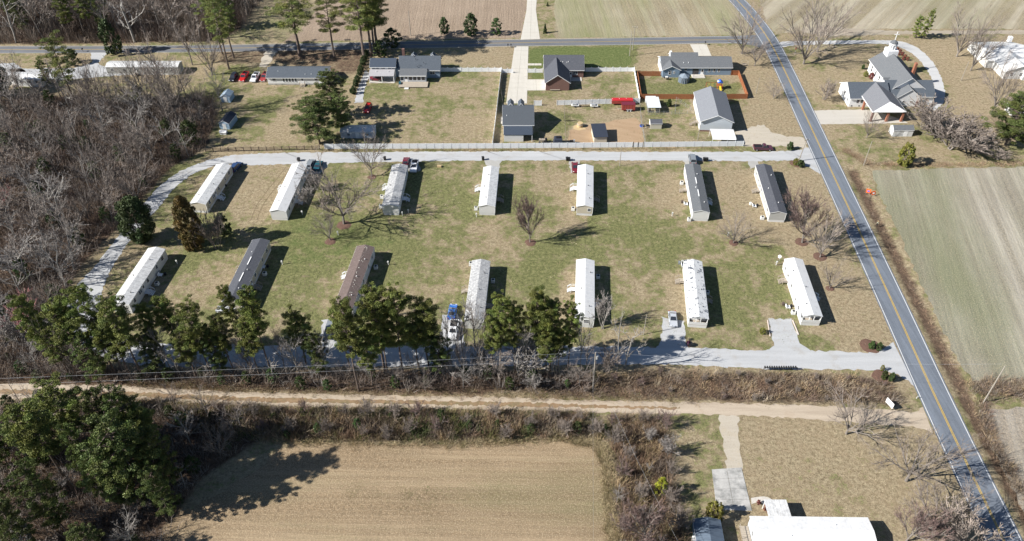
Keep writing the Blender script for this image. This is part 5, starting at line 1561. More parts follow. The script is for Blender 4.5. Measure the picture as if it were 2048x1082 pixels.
# playset
ps = simple('swing_set', 'wooden playset with swings, slide and blue-white canopy in the fenced yard', 'playset', 1438, 177, [
    ('tower', MB().box(-.8,-.7,-.8,-.7,0,2.4).box(.7,.8,-.8,-.7,0,2.4).box(-.8,-.7,.7,.8,0,2.4).box(.7,.8,.7,.8,0,2.4), ORANGE), ('floor', MB().box(-.8,.8,-.8,.8,1.2,1.3), WOODO), ('slide', MB().hexa([(-.3,-2.6,.1),(.3,-2.6,.1),(.3,-.8,1.25),(-.3,-.8,1.25)],[(-.3,-2.6,.2),(.3,-2.6,.2),(.3,-.8,1.35),(-.3,-.8,1.35)]), YELLOW),
    ('canopy', MB().hexa([(-.9,-.9,2.4),(.9,-.9,2.4),(.9,.9,2.4),(-.9,.9,2.4)],[(-.1,-.9,3.0),(.1,-.9,3.0),(.1,.9,3.0),(-.1,.9,3.0)]), BLUEP), ('canopy_band', MB().box(-.95,-.1,-.4,.4,2.42,2.75), HEADL),
    ('swing_beam', MB().box(-4.6,-.8,-.05,.05,2.2,2.3), WOODO), ('swing_leg', MB().tube((-4.5,-.9,0),(-4.4,0,2.25),.06).tube((-4.5,.9,0),(-4.4,0,2.25),.06), WOODO),
    ('swing', MB().box(-3.9,-3.5,-.1,.1,.5,.55).tube((-3.9,0,.5),(-3.9,0,2.2),.025).tube((-3.5,0,.5),(-3.5,0,2.2),.025), YELLOW), ('swing', MB().box(-2.6,-2.2,-.1,.1,.5,.55).tube((-2.6,0,.5),(-2.6,0,2.2),.025).tube((-2.2,0,.5),(-2.2,0,2.2),.025), YELLOW)])
simple('patio_table', 'patio table with chairs behind the blue-grey house', 'table', 1332, 159, [('top', MB().box(-.8,.8,-.5,.5,.7,.76), BLACK), ('leg', MB().box(-.7,-.62,-.4,-.32,0,.7).box(.62,.7,.32,.4,0,.7), METG), ('cover', MB().box(-.3,.5,-.3,.3,.76,1.1), ACW)])
simple('pergola_frame', 'open dark patio frame on the back terrace', 'patio frame', 1398, 155, [('post', MB().box(-1.9,-1.8,0,.1,0,2.0), WOODB), ('post', MB().box(1.8,1.9,0,.1,0,2.0), WOODB), ('beam', MB().box(-1.9,1.9,0,.1,2.0,2.1), WOODB)])
simple('garden_swing', 'wooden garden swing frame beside the right end of the blue-grey house', 'swing', 1488, 132, [('frame', MB().tube((-1.2,-.5,0),(-1.2,0,2),.05).tube((-1.2,.5,0),(-1.2,0,2),.05).tube((1.2,-.5,0),(1.2,0,2),.05).tube((1.2,.5,0),(1.2,0,2),.05).tube((-1.2,0,2),(1.2,0,2),.05), WOODG), ('seat', MB().box(-.8,.8,-.25,.25,.5,.56).box(-.8,.8,.2,.26,.56,1.0), WOODG)])

# bins
def bin_(label, x, y, m=BLACK, group=None):
    return simple('wheelie_bin', label, 'trash bin', x, y, [('body', MB().hexa([(-.26,-.3,0),(.26,-.3,0),(.26,.3,0),(-.26,.3,0)],[(-.34,-.38,1.0),(.34,-.38,1.0),(.34,.38,1.0),(-.34,.38,1.0)]), m), ('lid', MB().box(-.36,.36,-.4,.42,1.0,1.08), m), ('wheel', MB().tube((-.3,.36,.12),(.3,.36,.12),.12), RUBBER)], random.uniform(-.3, .3), group)
for x, y, lb in ((598, 322, 'black trash bin behind the second upper mobile home'), (770, 320, 'black trash bin between the bare tree and the maroon car'), (966, 320, 'black trash bin at the spur beside the short white mobile home'), (1134, 321, 'black trash bin behind the tan-ended mobile home, left of its pair'), (1138, 321.6, 'black trash bin beside another one behind the tan-ended mobile home'), (1408, 322, 'black trash bin right of the grey van, left of its pair'), (1413, 322.4, 'black trash bin standing right of another beyond the grey van')):
    bin_(lb, x, y)
bin_('dark maroon trash bin at the foot of the silver car pad', 1376, 691, P_DKM); bin_('black trash bin touching the dark maroon one', 1380, 692)
# mailbox row
mbx = simple('mailbox_row', 'long rack of black mailboxes beside the lower gravel lane', 'mailbox rack', 1526, 741, [('beam', MB().box(0, 7.2, -.06, .06, .85, .95), WOODB), ('post', MB().box(0,.1,-.05,.05,0,.85), WOODB), ('post', MB().box(3.5,3.6,-.05,.05,0,.85), WOODB), ('post', MB().box(7.1,7.2,-.05,.05,0,.85), WOODB)])
for i in range(14):
    m_ = MB().box(.1 + i * .5, .38 + i * .5, -.28, .25, .952, 1.14)
    m_.tube((.24 + i * .5, -.28, 1.14), (.24 + i * .5, .25, 1.14), .14, .14, 8); m_.build('mailbox', BLACK, mbx)
for x, y, lb in ((166.5, 103.5, 'dark mailbox left at the driveway mouth on the cross road'), (572, 104, 'mailbox by the cross road in front of the long white house'), (1016, 95, 'mailbox left of the concrete drive, first of two'), (1022, 95, 'mailbox left of the concrete drive, nearest to it'), (1410, 90, 'mailbox beside the short concrete drive on the cross road')):
    simple('mailbox', lb, 'mailbox', x, y, [('post', MB().box(-.05,.05,-.05,.05,0,1.0), WOODB), ('box', MB().box(-.2,.2,-.35,.35,1.0,1.3), BLACK)])
# AC units, pedestals and other small lot furniture
def ac(label, x, y, s=1.0): return simple('air_conditioner', label, 'air conditioner', x, y, [('casing', MB().box(-.42*s,.42*s,-.42*s,.42*s,.08,.85), ACW), ('pad', MB().box(-.5*s,.5*s,-.5*s,.5*s,0,.08), CONCG), ('fan', MB().tube((0,0,.85),(0,0,.88),.33*s,.33*s,12), BLACK)], GRID)
for x, y, lb in ((1146, 420, 'air conditioner at the near left corner of the tan-ended mobile home'), (1363, 368, 'air conditioner by the far left side of the grey shingled mobile home'), (1378, 441, 'air conditioner at the near corner of the grey shingled mobile home'), (952, 419, 'air conditioner beside the short white mobile home'), (764, 396, 'upper air conditioner left of the weathered grey-roofed mobile home'), (762, 415, 'air conditioner near the front corner of the weathered grey-roofed mobile home'), (1586, 627, 'air conditioner beside the steps of the last lower mobile home'), (1196, 556, 'air conditioner in the shade right of the lower white mobile home with deck'), (986, 564, 'air conditioner in the shade right of the grey streaked mobile home'), (1524, 438, 'air conditioner below the wooden steps of the dark shingled mobile home'), (315, 570, 'air conditioner in the shade of the white seamed mobile home'), (530, 550, 'air conditioner in the shade of the charcoal shingled mobile home'), (752, 537, 'air conditioner in the shade of the brown-roofed mobile home'), (1414, 588, 'air conditioner in the shade of the peeling-roofed mobile home'), (942, 530, 'air conditioner at the far left corner of the grey streaked mobile home')):
    ac(lb, x, y)
def ped(label, x, y, h=1.3): return simple('electric_meter_post', label, 'meter post', x, y, [('post', MB().box(-.07,.07,-.07,.07,0,h), ACW), ('meter_box', MB().box(-.2,.2,-.15,-.07,h-.55,h), ACW), ('dial', MB().tube((0,-.22,h-.3),(0,-.15,h-.3),.1), METG)], GRID)
for x, y, lb in ((355, 528, 'white meter post in the shadow of the white seamed mobile home'), (565, 529, 'white meter post right of the charcoal shingled mobile home'), (777, 530, 'white meter post right of the brown-roofed mobile home'), (605, 429, 'white meter post by the clean white mobile home'), (805, 431, 'meter post touching the near corner of the weathered grey-roofed mobile home'), (817, 426, 'meter post a step right of the weathered grey-roofed mobile home'), (676.5, 470, 'short white post beside the leaning bare tree'), (1344, 432, 'tan utility post on the lawn below the grey shingled mobile home'), (1455, 472, 'tan post left of the low spreading bare tree'), (953, 434, 'meter post at the near left corner of the short white mobile home'), (1552, 530, 'leaning white pole beside the far end of the last lower mobile home'), (1363, 528, 'meter post left of the peeling-roofed mobile home'), (208, 116, 'white marker post by the curving left driveway')):
    ped(lb, x, y)
def dish(label, x, y): 
    t = simple('satellite_dish', label, 'satellite dish', x, y, [('pole', MB().tube((0,0,0),(0,0,1.5),.05), METG)])
    q = MB(); q.tube((-.05,-.1,1.5),(-.3,-.35,1.75),.05,.42,14,True); q.build('dish', ACW, t)
dish('white satellite dish on a pole beyond the last lower mobile home', 1558, 522)
# clutter on the porch sides
def clutter(label, x, y, seed):
    r = random.Random(seed); g = G(x, y); t = thing('porch_furniture', label, 'porch furniture', (g.x, g.y, 0), GRID)
    MB().box(-.5,.5,-.5,.5,.4,.46).box(-.5,-.44,-.5,.5,.46,1.0).build('chair', TRIM, t)
    for k in range(4): MB().box(-.45 + .85 * (k % 2), -.4 + .85 * (k % 2), -.45 + .85 * (k // 2), -.4 + .85 * (k // 2), 0, .4).build('leg', TRIM, t)
    MB().tube((.9, .5, 0), (.9, .5, .6), .3, .3, 10).build('planter', BLACK, t)
    MB().box(-1.1, -.6, .7, 1.3, 0, .7).build('box', r.choice((WOODB, ACW, P_GREY)), t)
for i, (x, y, lb) in enumerate(((1508, 414, 'chairs and dark planters left of the dark shingled mobile home'), (1371, 410, 'chairs and boxes against the grey shingled mobile home'), (1575, 616, 'chair and pots below the steps of the last lower mobile home'), (444, 374, 'porch chair in the shade of the leftmost upper mobile home'), (527, 536, 'porch things in the shade of the charcoal shingled mobile home'), (322, 552, 'dark porch things in the shade of the white seamed mobile home'), (1366, 533, 'box and chair left of the peeling-roofed mobile home'))):
    clutter(lb, x, y, i)
simple('cardboard_box', 'small tan box lying on the upper lawn near the white pickup', 'box', 878.5, 334, [('box', MB().box(-.6,.6,-.4,.4,0,.5), HAY)])
for a, b, lb in (((1535, 641), (1540, 673), 'landscape timber along the left edge of the wide gravel pad'), ((1585, 641), (1597, 670), 'landscape timber along the right edge of the wide gravel pad')):
    A, B = G(*a), G(*b); t = thing('landscape_timber', lb, 'timber', A)
    d = B - A
    MB().hexa([(-.1,0,0),(.1,0,0),(.1,d.length,0),(-.1,d.length,0)],[(-.1,0,.2),(.1,0,.2),(.1,d.length,.2),(-.1,d.length,.2)]).build('timber', Mt('pale_timber', (.55,.47,.42), .9, .15), t)
    t.rotation_euler = (0, 0, math.atan2(d.y, d.x) - math.pi / 2)
# sign board by the lower junction
sb = simple('sign_board', 'plain white board sign on posts in the weeds beside the dirt road mouth', 'sign', 1776, 814, [('board', MB().box(-.04,.04,-1.0,1.0,.6,1.9), TRIM), ('post', MB().box(-.06,.06,-.9,-.8,0,.6), WOODG), ('post', MB().box(-.06,.06,.8,.9,0,.6), WOODG)], R(20))
simple('road_marker', 'short white road marker beside the dirt road mouth', 'marker', 1833, 797, [('post', MB().box(-.05,.05,-.05,.05,0,.8), ACW), ('plate', MB().box(-.2,.2,-.06,-.05,.5,.9), ACW)])
# stop sign at the crossing
ss = simple('stop_sign', 'red octagonal stop sign at the crossing below the big bare trees', 'sign', 1589, 109, [('post', MB().tube((0,0,0),(0,0,2.1),.04), METG)], R(35))
q = MB(); 
oc = [(math.cos(math.pi/8+k*math.pi/4)*.5, math.sin(math.pi/8+k*math.pi/4)*.5) for k in range(8)]
q.hexa([(x, .03, 2.3 + z) for x, z in oc][::-1], [(x, -.0, 2.3 + z) for x, z in oc][::-1]); q.build('plate', ORANGE, ss)
tx = bpy.data.curves.new('lettering', 'FONT'); tx.body = 'STOP'; tx.size = .34; tx.align_x = 'CENTER'; tx.align_y = 'CENTER'; tx.materials.append(TRIM)
txo = bpy.data.objects.new('lettering_curve', tx); COL.objects.link(txo); bpy.context.view_layer.update()
lm = bpy.data.meshes.new_from_object(txo.evaluated_get(bpy.context.evaluated_depsgraph_get())); bpy.data.objects.remove(txo)
to = link(bpy.data.objects.new('lettering', lm), ss); to.location = (0, -.01, 2.3); to.rotation_euler = (R(90), 0, 0)
# orange roadside signs in the ditch
for x, y, r, lb in ((1745, 392, .3, 'square orange roadwork sign with white panel by the ditch'), (1735, 388, -.4, 'small orange sign with blue and white patch by the ditch')):
    simple('roadwork_sign', lb, 'sign', x, y, [('plate', MB().hexa([(-.6,-.2,.5),(.6,-.2,.5),(.6,-.15,.5),(-.6,-.15,.5)],[(-.6,.2,1.5),(.6,.2,1.5),(.6,.25,1.5),(-.6,.25,1.5)]), ORANGE), ('panel', MB().hexa([(-.3,-.12,.8),(.3,-.12,.8),(.3,-.1,.8),(-.3,-.1,.8)],[(-.3,.06,1.15),(.3,.06,1.15),(.3,.09,1.15),(-.3,.09,1.15)]), TRIM if x > 1740 else BLUEP), ('leg', MB().box(-.5,-.44,0,.06,0,.6).box(.44,.5,0,.06,0,.6), METG)], r)
simple('sign_stand', 'thin dark post beside the roadwork signs', 'post', 1739, 401, [('post', MB().tube((0,0,0),(0,0,1.8),.05), BLACK), ('foot', MB().box(-.25,.25,-.05,.05,0,.06), BLACK)])

# utility poles
def upole(label, x, y, h, r=.15, arms=1, trans=False, lean=(0, 0), rot=0.0):
    g = G(x, y); t = thing('utility_pole', label, 'utility pole', (g.x, g.y, 0), rot)
    t.rotation_euler = (lean[0], lean[1], rot)
    MB().tube((0,0,-.2),(0,0,h), r, r * .7, 10).build('pole', POLEW, t)
    if arms:
        MB().box(-.9,.9,-.12,-.02,h-.5,h-.38).build('crossarm', POLEW, t)
        for s in (-.8, 0, .8): MB().tube((s,-.07,h-.38),(s,-.07,h-.2),.05).build('insulator', ACW, t)
    if trans: MB().tube((.35,0,h-1.9),(.35,0,h-1.0),.24,.24,12).build('transformer', METG, t); MB().box(.15,.6,-.1,.1,h-1.0,h-.92).build('bracket', METG, t)
    return t
upole('tall wooden utility pole with transformer at the lower pine line', 1186, 777, 11.0, .17, 0, True, lean=(0, R(-1.2)))
upole('slim wooden pole between two upper mobile homes', 1239, 332, 6.8, .11, 0)
upole('wooden utility pole with cross arm at the upper gravel junction', 1597, 322, 7.8, .15, 1, lean=(R(4), R(2)), rot=R(20))
upole('slim dark pole on the verge across the paved road', 1727, 331, 8.2, .12, 0)
upole('pale wooden pole at the lower right edge of the grey field', 1966, 806, 11.3, .15, 0, lean=(0, R(-1)))
upole('pale wooden pole right of the church loop drive', 1922, 161, 6.9, .12, 0)
upole('wooden pole in the fallow field beyond the cross road', 821.5, 71.5, 9.4, .14, 0)
upole('left one of two close pale poles beside the green front lawn', 1259, 112, 9.2, .14, 0, lean=(0, R(-.5)))
upole('right one of two close pale poles by the cross road', 1265, 100, 9.0, .14, 1)
upole('short pole behind the silver car pad', 1287, 669, 6.2, .1, 0)
upole('thin dark pole right of the orange fence', 1512, 187, 5.6, .1, 0)
upole('thin brown pole left of the white carport', 1395, 281, 5.4, .1, 0)
def wire(label, pts, r=.016, sag=.6):
    t = MB()
    for a, b in zip(pts[:-1], pts[1:]):
        n = 14
        P = [a.lerp(b, i / n) - Vector((0, 0, sag * 4 * (i / n) * (1 - i / n))) for i in range(n + 1)]
        for i in range(n): t.tube(P[i], P[i + 1], r, r, 3, False)
    o = t.build('power_line', METG); return tag(o, label, 'power line', None)
wire('upper power line across the pine line, ending at the tall utility pole', [G(-150, 762, 10.6), G(1186, 704, 10.8)], sag=.5)
wire('lower power line across the pine line, ending at the tall utility pole', [G(-150, 775, 9.8), G(1186, 716, 10.0)], sag=.5)
wire('power line from the tall utility pole to the pole at the grey field', [G(1186, 704, 10.8), G(2003, 728, 11.2)], sag=1.2, r=.018)
wire('power line running from the tall utility pole towards the bottom of the picture', [G(1186, 716, 10.2), G(1187, 1180, 9.5)], sag=.3)
wire('thin line along the overgrown hedgerow beside the lower lawn', [G(1225, 815, 7), G(1375, 1120, 7)], sag=.5, r=.018)

# person at the ditch
def person(label, x, y):
    g = G(x, y); t = thing('person', label, 'person', (g.x, g.y, -.3), R(-30))
    m = bpy.data.meshes.new('body')
    J = [(0,0,.95),(0,.03,1.15),(0,.1,1.38),(0,.16,1.52),(0,.2,1.66),(.1,0,.9),(.13,.06,.5),(.14,0,.08),(.15,.14,.04),(-.1,0,.9),(-.15,.12,.52),(-.14,-.02,.08),(-.15,.12,.04),(.2,.12,1.4),(.27,.2,1.12),(.2,.42,.98),(-.2,.12,1.4),(-.27,.22,1.14),(-.18,.44,1.0)]
    E_ = [(0,1),(1,2),(2,3),(3,4),(0,5),(5,6),(6,7),(7,8),(0,9),(9,10),(10,11),(11,12),(2,13),(13,14),(14,15),(2,16),(16,17),(17,18)]
    Rr = [.15,.14,.16,.06,.11,.1,.075,.05,.045,.1,.075,.05,.045,.075,.05,.04,.075,.05,.04]
    m.from_pydata(J, E_, []); o = part('body', m, t); m.materials.append(BLACK)
    sk = o.modifiers.new('skin', 'SKIN'); 
    for i, v in enumerate(m.skin_vertices[0].data): v.radius = (Rr[i], Rr[i]); v.use_root = (i == 0)
    o.modifiers.new('sub', 'SUBSURF').levels = 1
    MB().tube((0,.2,1.7),(0,.22,1.76),.24,.24,12).tube((0,.22,1.76),(0,.23,1.86),.13,.11,10).build('hat', HAY, t)
    MB().box(-.2,.2,-.02,.02,1.1,1.45).build('vest', Mt('pale_vest', (.6,.58,.4), .8, .1), t)
    return t
person('person in dark clothes and a pale hat bending beside the roadside ditch', 1753, 452)

# ================================================================== TREES BY NAME
T = planted
T('bare_tree', 'tree', 'large spreading bare tree in the dark red mulch ring, middle of the left lawn', 'spread0', 688, 448, 333, 150, rot=1.0)
T('bare_tree', 'tree', 'bare tree by the upper gravel lane left of the maroon car', 'spread1', 744, 353, 268, 90, rot=.3)
T('bare_tree', 'tree', 'dense oval purple-brown bare tree alone on the central lawn', 'oval0', 1060, 485, 402, 60)
T('bare_tree', 'tree', 'small slender bare tree leaning left below the large spreading one', 'vase0', 661, 481, 425, 70, lean=(0, R(-10)))
T('bare_tree', 'tree', 'low wide bare tree left of the purplish trees', 'vase1', 1467, 486, 432, 82)
T('bare_tree', 'tree', 'purplish dense bare tree below the dark shingled mobile home', 'oval0', 1604, 486, 398, 92)
T('bare_tree', 'tree', 'pale-limbed bare tree nearest the paved road, casting its shadow over it', 'vase1', 1640, 515, 428, 104)
T('bare_tree', 'tree', 'small pale bare tree on the verge below the purplish pair', 'vase0', 1659, 577, 525, 56)
T('bare_tree', 'tree', 'gnarled pale oak at the mouth of the dirt road', 'spread2', 1692, 868, 800, 130, rot=2.0)
T('bare_tree', 'tree', 'huge spreading pale oak leaning over the paved road at lower right', 'spread1', 1812, 962, 868, 190, rot=4.0)
T('bare_tree', 'tree', 'bare tree at the bottom right edge beside the road', 'spread0', 1862, 1058, 985, 150, rot=5.0)
T('bare_tree', 'tree', 'rounded bushy bare tree at the bottom right corner of the lawn', 'oval0', 1812, 1082, 1020, 95)
T('bare_tree', 'tree', 'bushy bare tree close to the road at the bottom edge', 'brush1', 1912, 1092, 1025, 110)
T('bare_tree', 'tree', 'left one of the two tall bare oaks left of the church', 'vase0', 1607, 128, 10, 125, rot=1.2)
T('bare_tree', 'tree', 'right one of the two tall bare oaks left of the church', 'vase1', 1634, 104, -14, 120, rot=2.2)
T('bare_tree', 'tree', 'broad bare tree standing at the corner of the crossing', 'vase1', 1484, 108, 8, 105, rot=4.2)
T('bare_tree', 'tree', 'gnarled small bare tree between the crossing and the blue-grey house', 'spread2', 1509, 132, 76, 70)
T('bare_tree', 'tree', 'slim bare tree right of the church loop drive', 'vase0', 1913, 113, 16, 95, rot=3.3)
T('bare_tree', 'tree', 'forked bare tree in front of the white-roofed house', 'vase1', 1941, 141, 40, 85, rot=.8)
T('bare_tree', 'tree', 'bare tree with pale top left of the right edge pine', 'spread2', 1981, 229, 112, 85)
T('bare_tree', 'tree', 'small bare tree on the verge throwing a blot of shade on the road', 'vase0', 1547, 197, 160, 48)
T('bare_tree', 'tree', 'small bare tree on the church lawn beside the road', 'brush0', 1647, 198, 160, 42)
T('bare_tree', 'tree', 'bare sapling in front of the church canopy', 'vase0', 1733, 276, 222, 50)
for i, (x, y, yt, w, lb) in enumerate(((1868, 268, 212, 120, 'grey thicket of bare limbs right of the weathered church shed'), (1905, 296, 240, 130, 'sprawling low bare tree over the lawn at right'), (1845, 255, 215, 70, 'bare shrub touching the weathered church shed'), (1935, 300, 262, 90, 'right end of the sprawling bare thicket'), (1995, 318, 300, 42, 'small heap of grey branches at the right edge'))):
    T('bare_tree', 'shrub', lb, ('brush1', 'brush2', 'brush0', 'brush1', 'brush2')[i], x, y, yt, w)
T('bare_tree', 'tree', 'round bare tree at the foot of the hedgerow at the bottom edge', 'oval0', 1290, 1092, 1020, 105)
T('bare_shrub', 'shrub', 'bare shrub against the shaded wall of the clean white mobile home, upper one', 'brushw', 633, 378, 345, 40)
T('bare_shrub', 'shrub', 'bare shrub against the shaded wall of the clean white mobile home, lower one', 'brushw', 612, 408, 372, 40)
T('bare_tree', 'tree', 'tall pale dead-looking tree right of the utility pole', 'snag0', 1234, 742, 630, 70)
T('bare_tree', 'tree', 'second pale bare trunk leaning right of the utility pole', 'snag1', 1250, 738, 640, 60, lean=(0, R(8)))
T('bare_shrub', 'shrub', 'bare shrub in the shade right of the lower white mobile home', 'brushw', 1203, 655, 598, 44)
T('bare_shrub', 'shrub', 'leafy thicket at the foot of the pale dead-looking tree', 'brush2', 1215, 745, 700, 50)
T('bare_shrub', 'shrub', 'rounded bare shrub right of the bronze cedar', 'brush1', 436, 496, 428, 52)
T('bare_tree', 'tree', 'grey bare tree in front of the grey streaked mobile home', 'pale1', 950, 700, 605, 60)
T('bare_tree', 'tree', 'bare tree leaning over the blue covered car', 'pale0', 925, 705, 612, 60)
T('bare_tree', 'tree', 'pinkish budding tree left of the lower pine line', 'pink', 96, 700, 600, 90)
T('bare_tree', 'tree', 'faint reddish budding tree at the far left edge', 'pink', 4, 440, 378, 60)
T('bare_tree', 'tree', 'bare tree poking out right of the brown-roofed mobile home', 'pale0', 735, 640, 565, 36)

T('evergreen_tree', 'tree', 'round dark green evergreen left of the bronze cedar', 'round0', 288, 482, 393, 78)
T('cedar_tree', 'tree', 'tall bronze-brown cedar between two dark evergreens and a bare shrub', 'cedar0', 392, 496, 390, 60)
T('evergreen_tree', 'tree', 'dark evergreen shrub behind the bronze cedar', 'magnolia0', 452, 470, 425, 34)
T('holly_tree', 'tree', 'small ball-crowned tree beyond the cross road, left of three', 'magnolia0', 889, 68, 33, 24)
T('holly_tree', 'tree', 'largest middle one of three small evergreens beyond the cross road', 'magnolia0', 942, 70, 25, 36)
T('holly_tree', 'tree', 'pale loose evergreen, right of three beyond the cross road', 'scrubpine0', 993, 69, 35, 30)
T('conifer', 'tree', 'tiny yellow-green conifer beside the northern concrete drive', 'smallconifer0', 1090, 66, 47, 12)
T('conifer', 'tree', 'smallest sapling in the strip beside the northern concrete drive', 'smallconifer0', 1095, 12, 4, 7)
T('cedar_tree', 'tree', 'taller right stem of the double cedar beyond the church loop', 'cedarc0', 1846, 78, 16, 26)
T('cedar_tree', 'tree', 'lower left stem of the double cedar beyond the church loop', 'cedarc0', 1829, 76, 30, 30)
T('magnolia', 'tree', 'glossy dark magnolia standing on the verge of the cross road, upper left', 'magnolia0', 230, 108, 36, 46)
T('pine_tree', 'tree', 'right edge pine in front of the white outbuilding', 'lowpine0', 2010, 290, 188, 132)
T('pine_tree', 'tree', 'tall thin pine left of the pair above the long white house', 'tallpine0', 600, 113, -35, 125)
T('pine_tree', 'tree', 'tall pine right of the pair above the long white house', 'tallpine1', 669, 114, -15, 89)
T('pine_tree', 'tree', 'tall pine left in the clump by the hedge', 'tallpine1', 729, 122, -40, 118)
T('pine_tree', 'tree', 'tall pine second in the clump by the hedge', 'tallpine0', 742, 112, -45, 105)
T('pine_tree', 'tree', 'tall pine right in the clump by the hedge', 'tallpine0', 757, 104, -40, 112)
T('pine_tree', 'tree', 'pine at the back of the clump by the hedge', 'tallpine1', 748, 96, -30, 92)
T('cedar_tree', 'tree', 'low evergreen between the clump of pines and the road', 'scrubpine0', 762, 112, 80, 40)
T('pine_tree', 'tree', 'low pine bough tree right of the clump, over the cross road', 'scrubpine0', 785, 92, 56, 46)
T('pine_tree', 'tree', 'bushy evergreen in the left yard, nearest the gravel lane', 'lowpine1', 640, 288, 192, 116)
T('pine_tree', 'tree', 'bushy dark evergreen in the left yard behind the first', 'lowpine0', 668, 235, 138, 79)
T('pine_tree', 'tree', 'evergreen between the two bushy pines and the gravel strip', 'lowpine1', 688, 262, 190, 68)
T('pine_tree', 'tree', 'leaning pine above the left woodland by the cross road', 'tallpine0', 155, 222, 68, 81)
T('pine_tree', 'tree', 'pine with three stems at the end of the cross road woods, left stem', 'tallpine1', 458, 138, -14, 79)
T('pine_tree', 'tree', 'pine with three stems at the end of the cross road woods, middle stem', 'tallpine0', 468, 116, -16, 66)
T('pine_tree', 'tree', 'pine standing on the cross road edge left of the bare trees', 'tallpine1', 445, 108, -20, 72)
T('evergreen_tree', 'tree', 'dark evergreen at the far left edge above the woodland', 'round0', 6, 190, 118, 60)
T('evergreen_tree', 'tree', 'green understory cedar beside the leaning pine', 'cedarc0', 98, 170, 118, 36)
T('evergreen_tree', 'tree', 'dark evergreen at the wood edge above the gravel bend', 'scrubpine0', 385, 292, 240, 50)
T('evergreen_tree', 'tree', 'small round evergreen deep in the left woodland', 'scrubpine0', 95, 352, 318, 36)
for i, (x, y, w) in enumerate(((68, 265, 30), (20, 285, 40), (150, 285, 26), (178, 292, 30), (148, 118, 40), (335, 260, 34))):
    T('evergreen_shrub', 'shrub', 'green shrub showing among the bare trees of the left woodland', 'scrubpine0', x, y + 10, y - 20, w, group='green shrubs in the left woodland')
for x, y in scatter_points(WOOD_A, 9.5, 5000, 61)[:46]:
    plant('evergreen_shrub', 'shrub', 'dull green sapling among the trees of the left woodland, ' + ('upper' if y > G(0, 330).y else 'lower') + ' half', 'scrubpine0', (x, y), random.uniform(3, 6.5), None, 'dull green saplings in the left woodland, ' + ('upper' if y > G(0, 330).y else 'lower') + ' half')
bush = [(1338, 213, 197, 13, 'bush0', 'round green bush between the animal shelter and the grey barn garage'), (1806, 330, 286, 40, 'bushy0', 'large round olive bush across the paved road'), (1579, 299, 283, 17, 'bush1', 'dark bush on the verge right of the maroon pickup'), (1590, 330, 316, 14, 'bushy0', 'brownish bush in the upper junction mulch bed'), (1600, 333, 319, 17, 'bush1', 'dark green bush in the upper junction mulch bed'), (1742, 697, 682, 16, 'bush0', 'bright round bush in the lower junction mulch bed'), (1756, 700, 684, 15, 'bush1', 'shaded round bush in the lower junction mulch bed'), (1766, 758, 741, 15, 'bush0', 'round bush left in the southern junction bed'), (1780, 762, 744, 16, 'bush1', 'dark bush right in the southern junction bed'), (1763, 741, 730, 10, 'bushy0', 'small olive bush at the top of the southern junction bed'), (1524, 667, 656, 16, 'bushy0', 'small clipped bush left of the wide gravel pad'), (1426, 1036, 1007, 46, 'bushy0', 'round yellow-green bush behind the dark blue-roofed shed'), (1319, 990, 955, 32, 'yellow0', 'bright yellow-green small tree in the hedgerow'), (1516, 1008, 1000, 10, 'redb0', 'reddish shrub beside the curved concrete path'), (1531, 1022, 1006, 14, 'redb0', 'flowering shrub against the porch roof of the bottom mobile home'), (1731, 153, 142, 12, 'bushy0', 'yellow-green bush at the church wall'), (1741, 158, 144, 12, 'redb0', 'reddish bush next to the yellow-green one at the church wall'), (1725, 138, 128, 8, 'bush0', 'green bush at the far left corner of the church')]
for x, y, yt, w, k, lb in bush: T('bush', 'shrub', lb, k, x, y, yt, w)
for i, (x, y) in enumerate(((1789, 97), (1794, 102), (1799, 106), (1804, 111), (1809, 116), (1814, 121), (1796, 110), (1806, 120))):
    T('bush', 'shrub', 'reddish clipped shrub in the row behind the church nave', 'redb0', x, y, y - 8, 8, group='shrubs in the row behind the church')
hedge = thing('hedge', 'dark clipped hedge beside the gravel strip of the upper left yard', 'hedge')
hp = W([(733, 112), (726, 130), (720, 150), (712, 172), (704, 196)])
for A, B in zip(hp[:-1], hp[1:]):
    for k in range(3):
        p = A.lerp(B, k / 3); c = part('shrub', PROTO['bushy0'][1], hedge, (p.x, p.y, 0), (0, 0, random.uniform(0, 6)), (.52, .8, .75))
        c.data = PROTO['magnolia0'][1] if k % 2 else PROTO['round0'][1]; s = .32 if k % 2 else .2; c.scale = (s, s * 1.3, s)

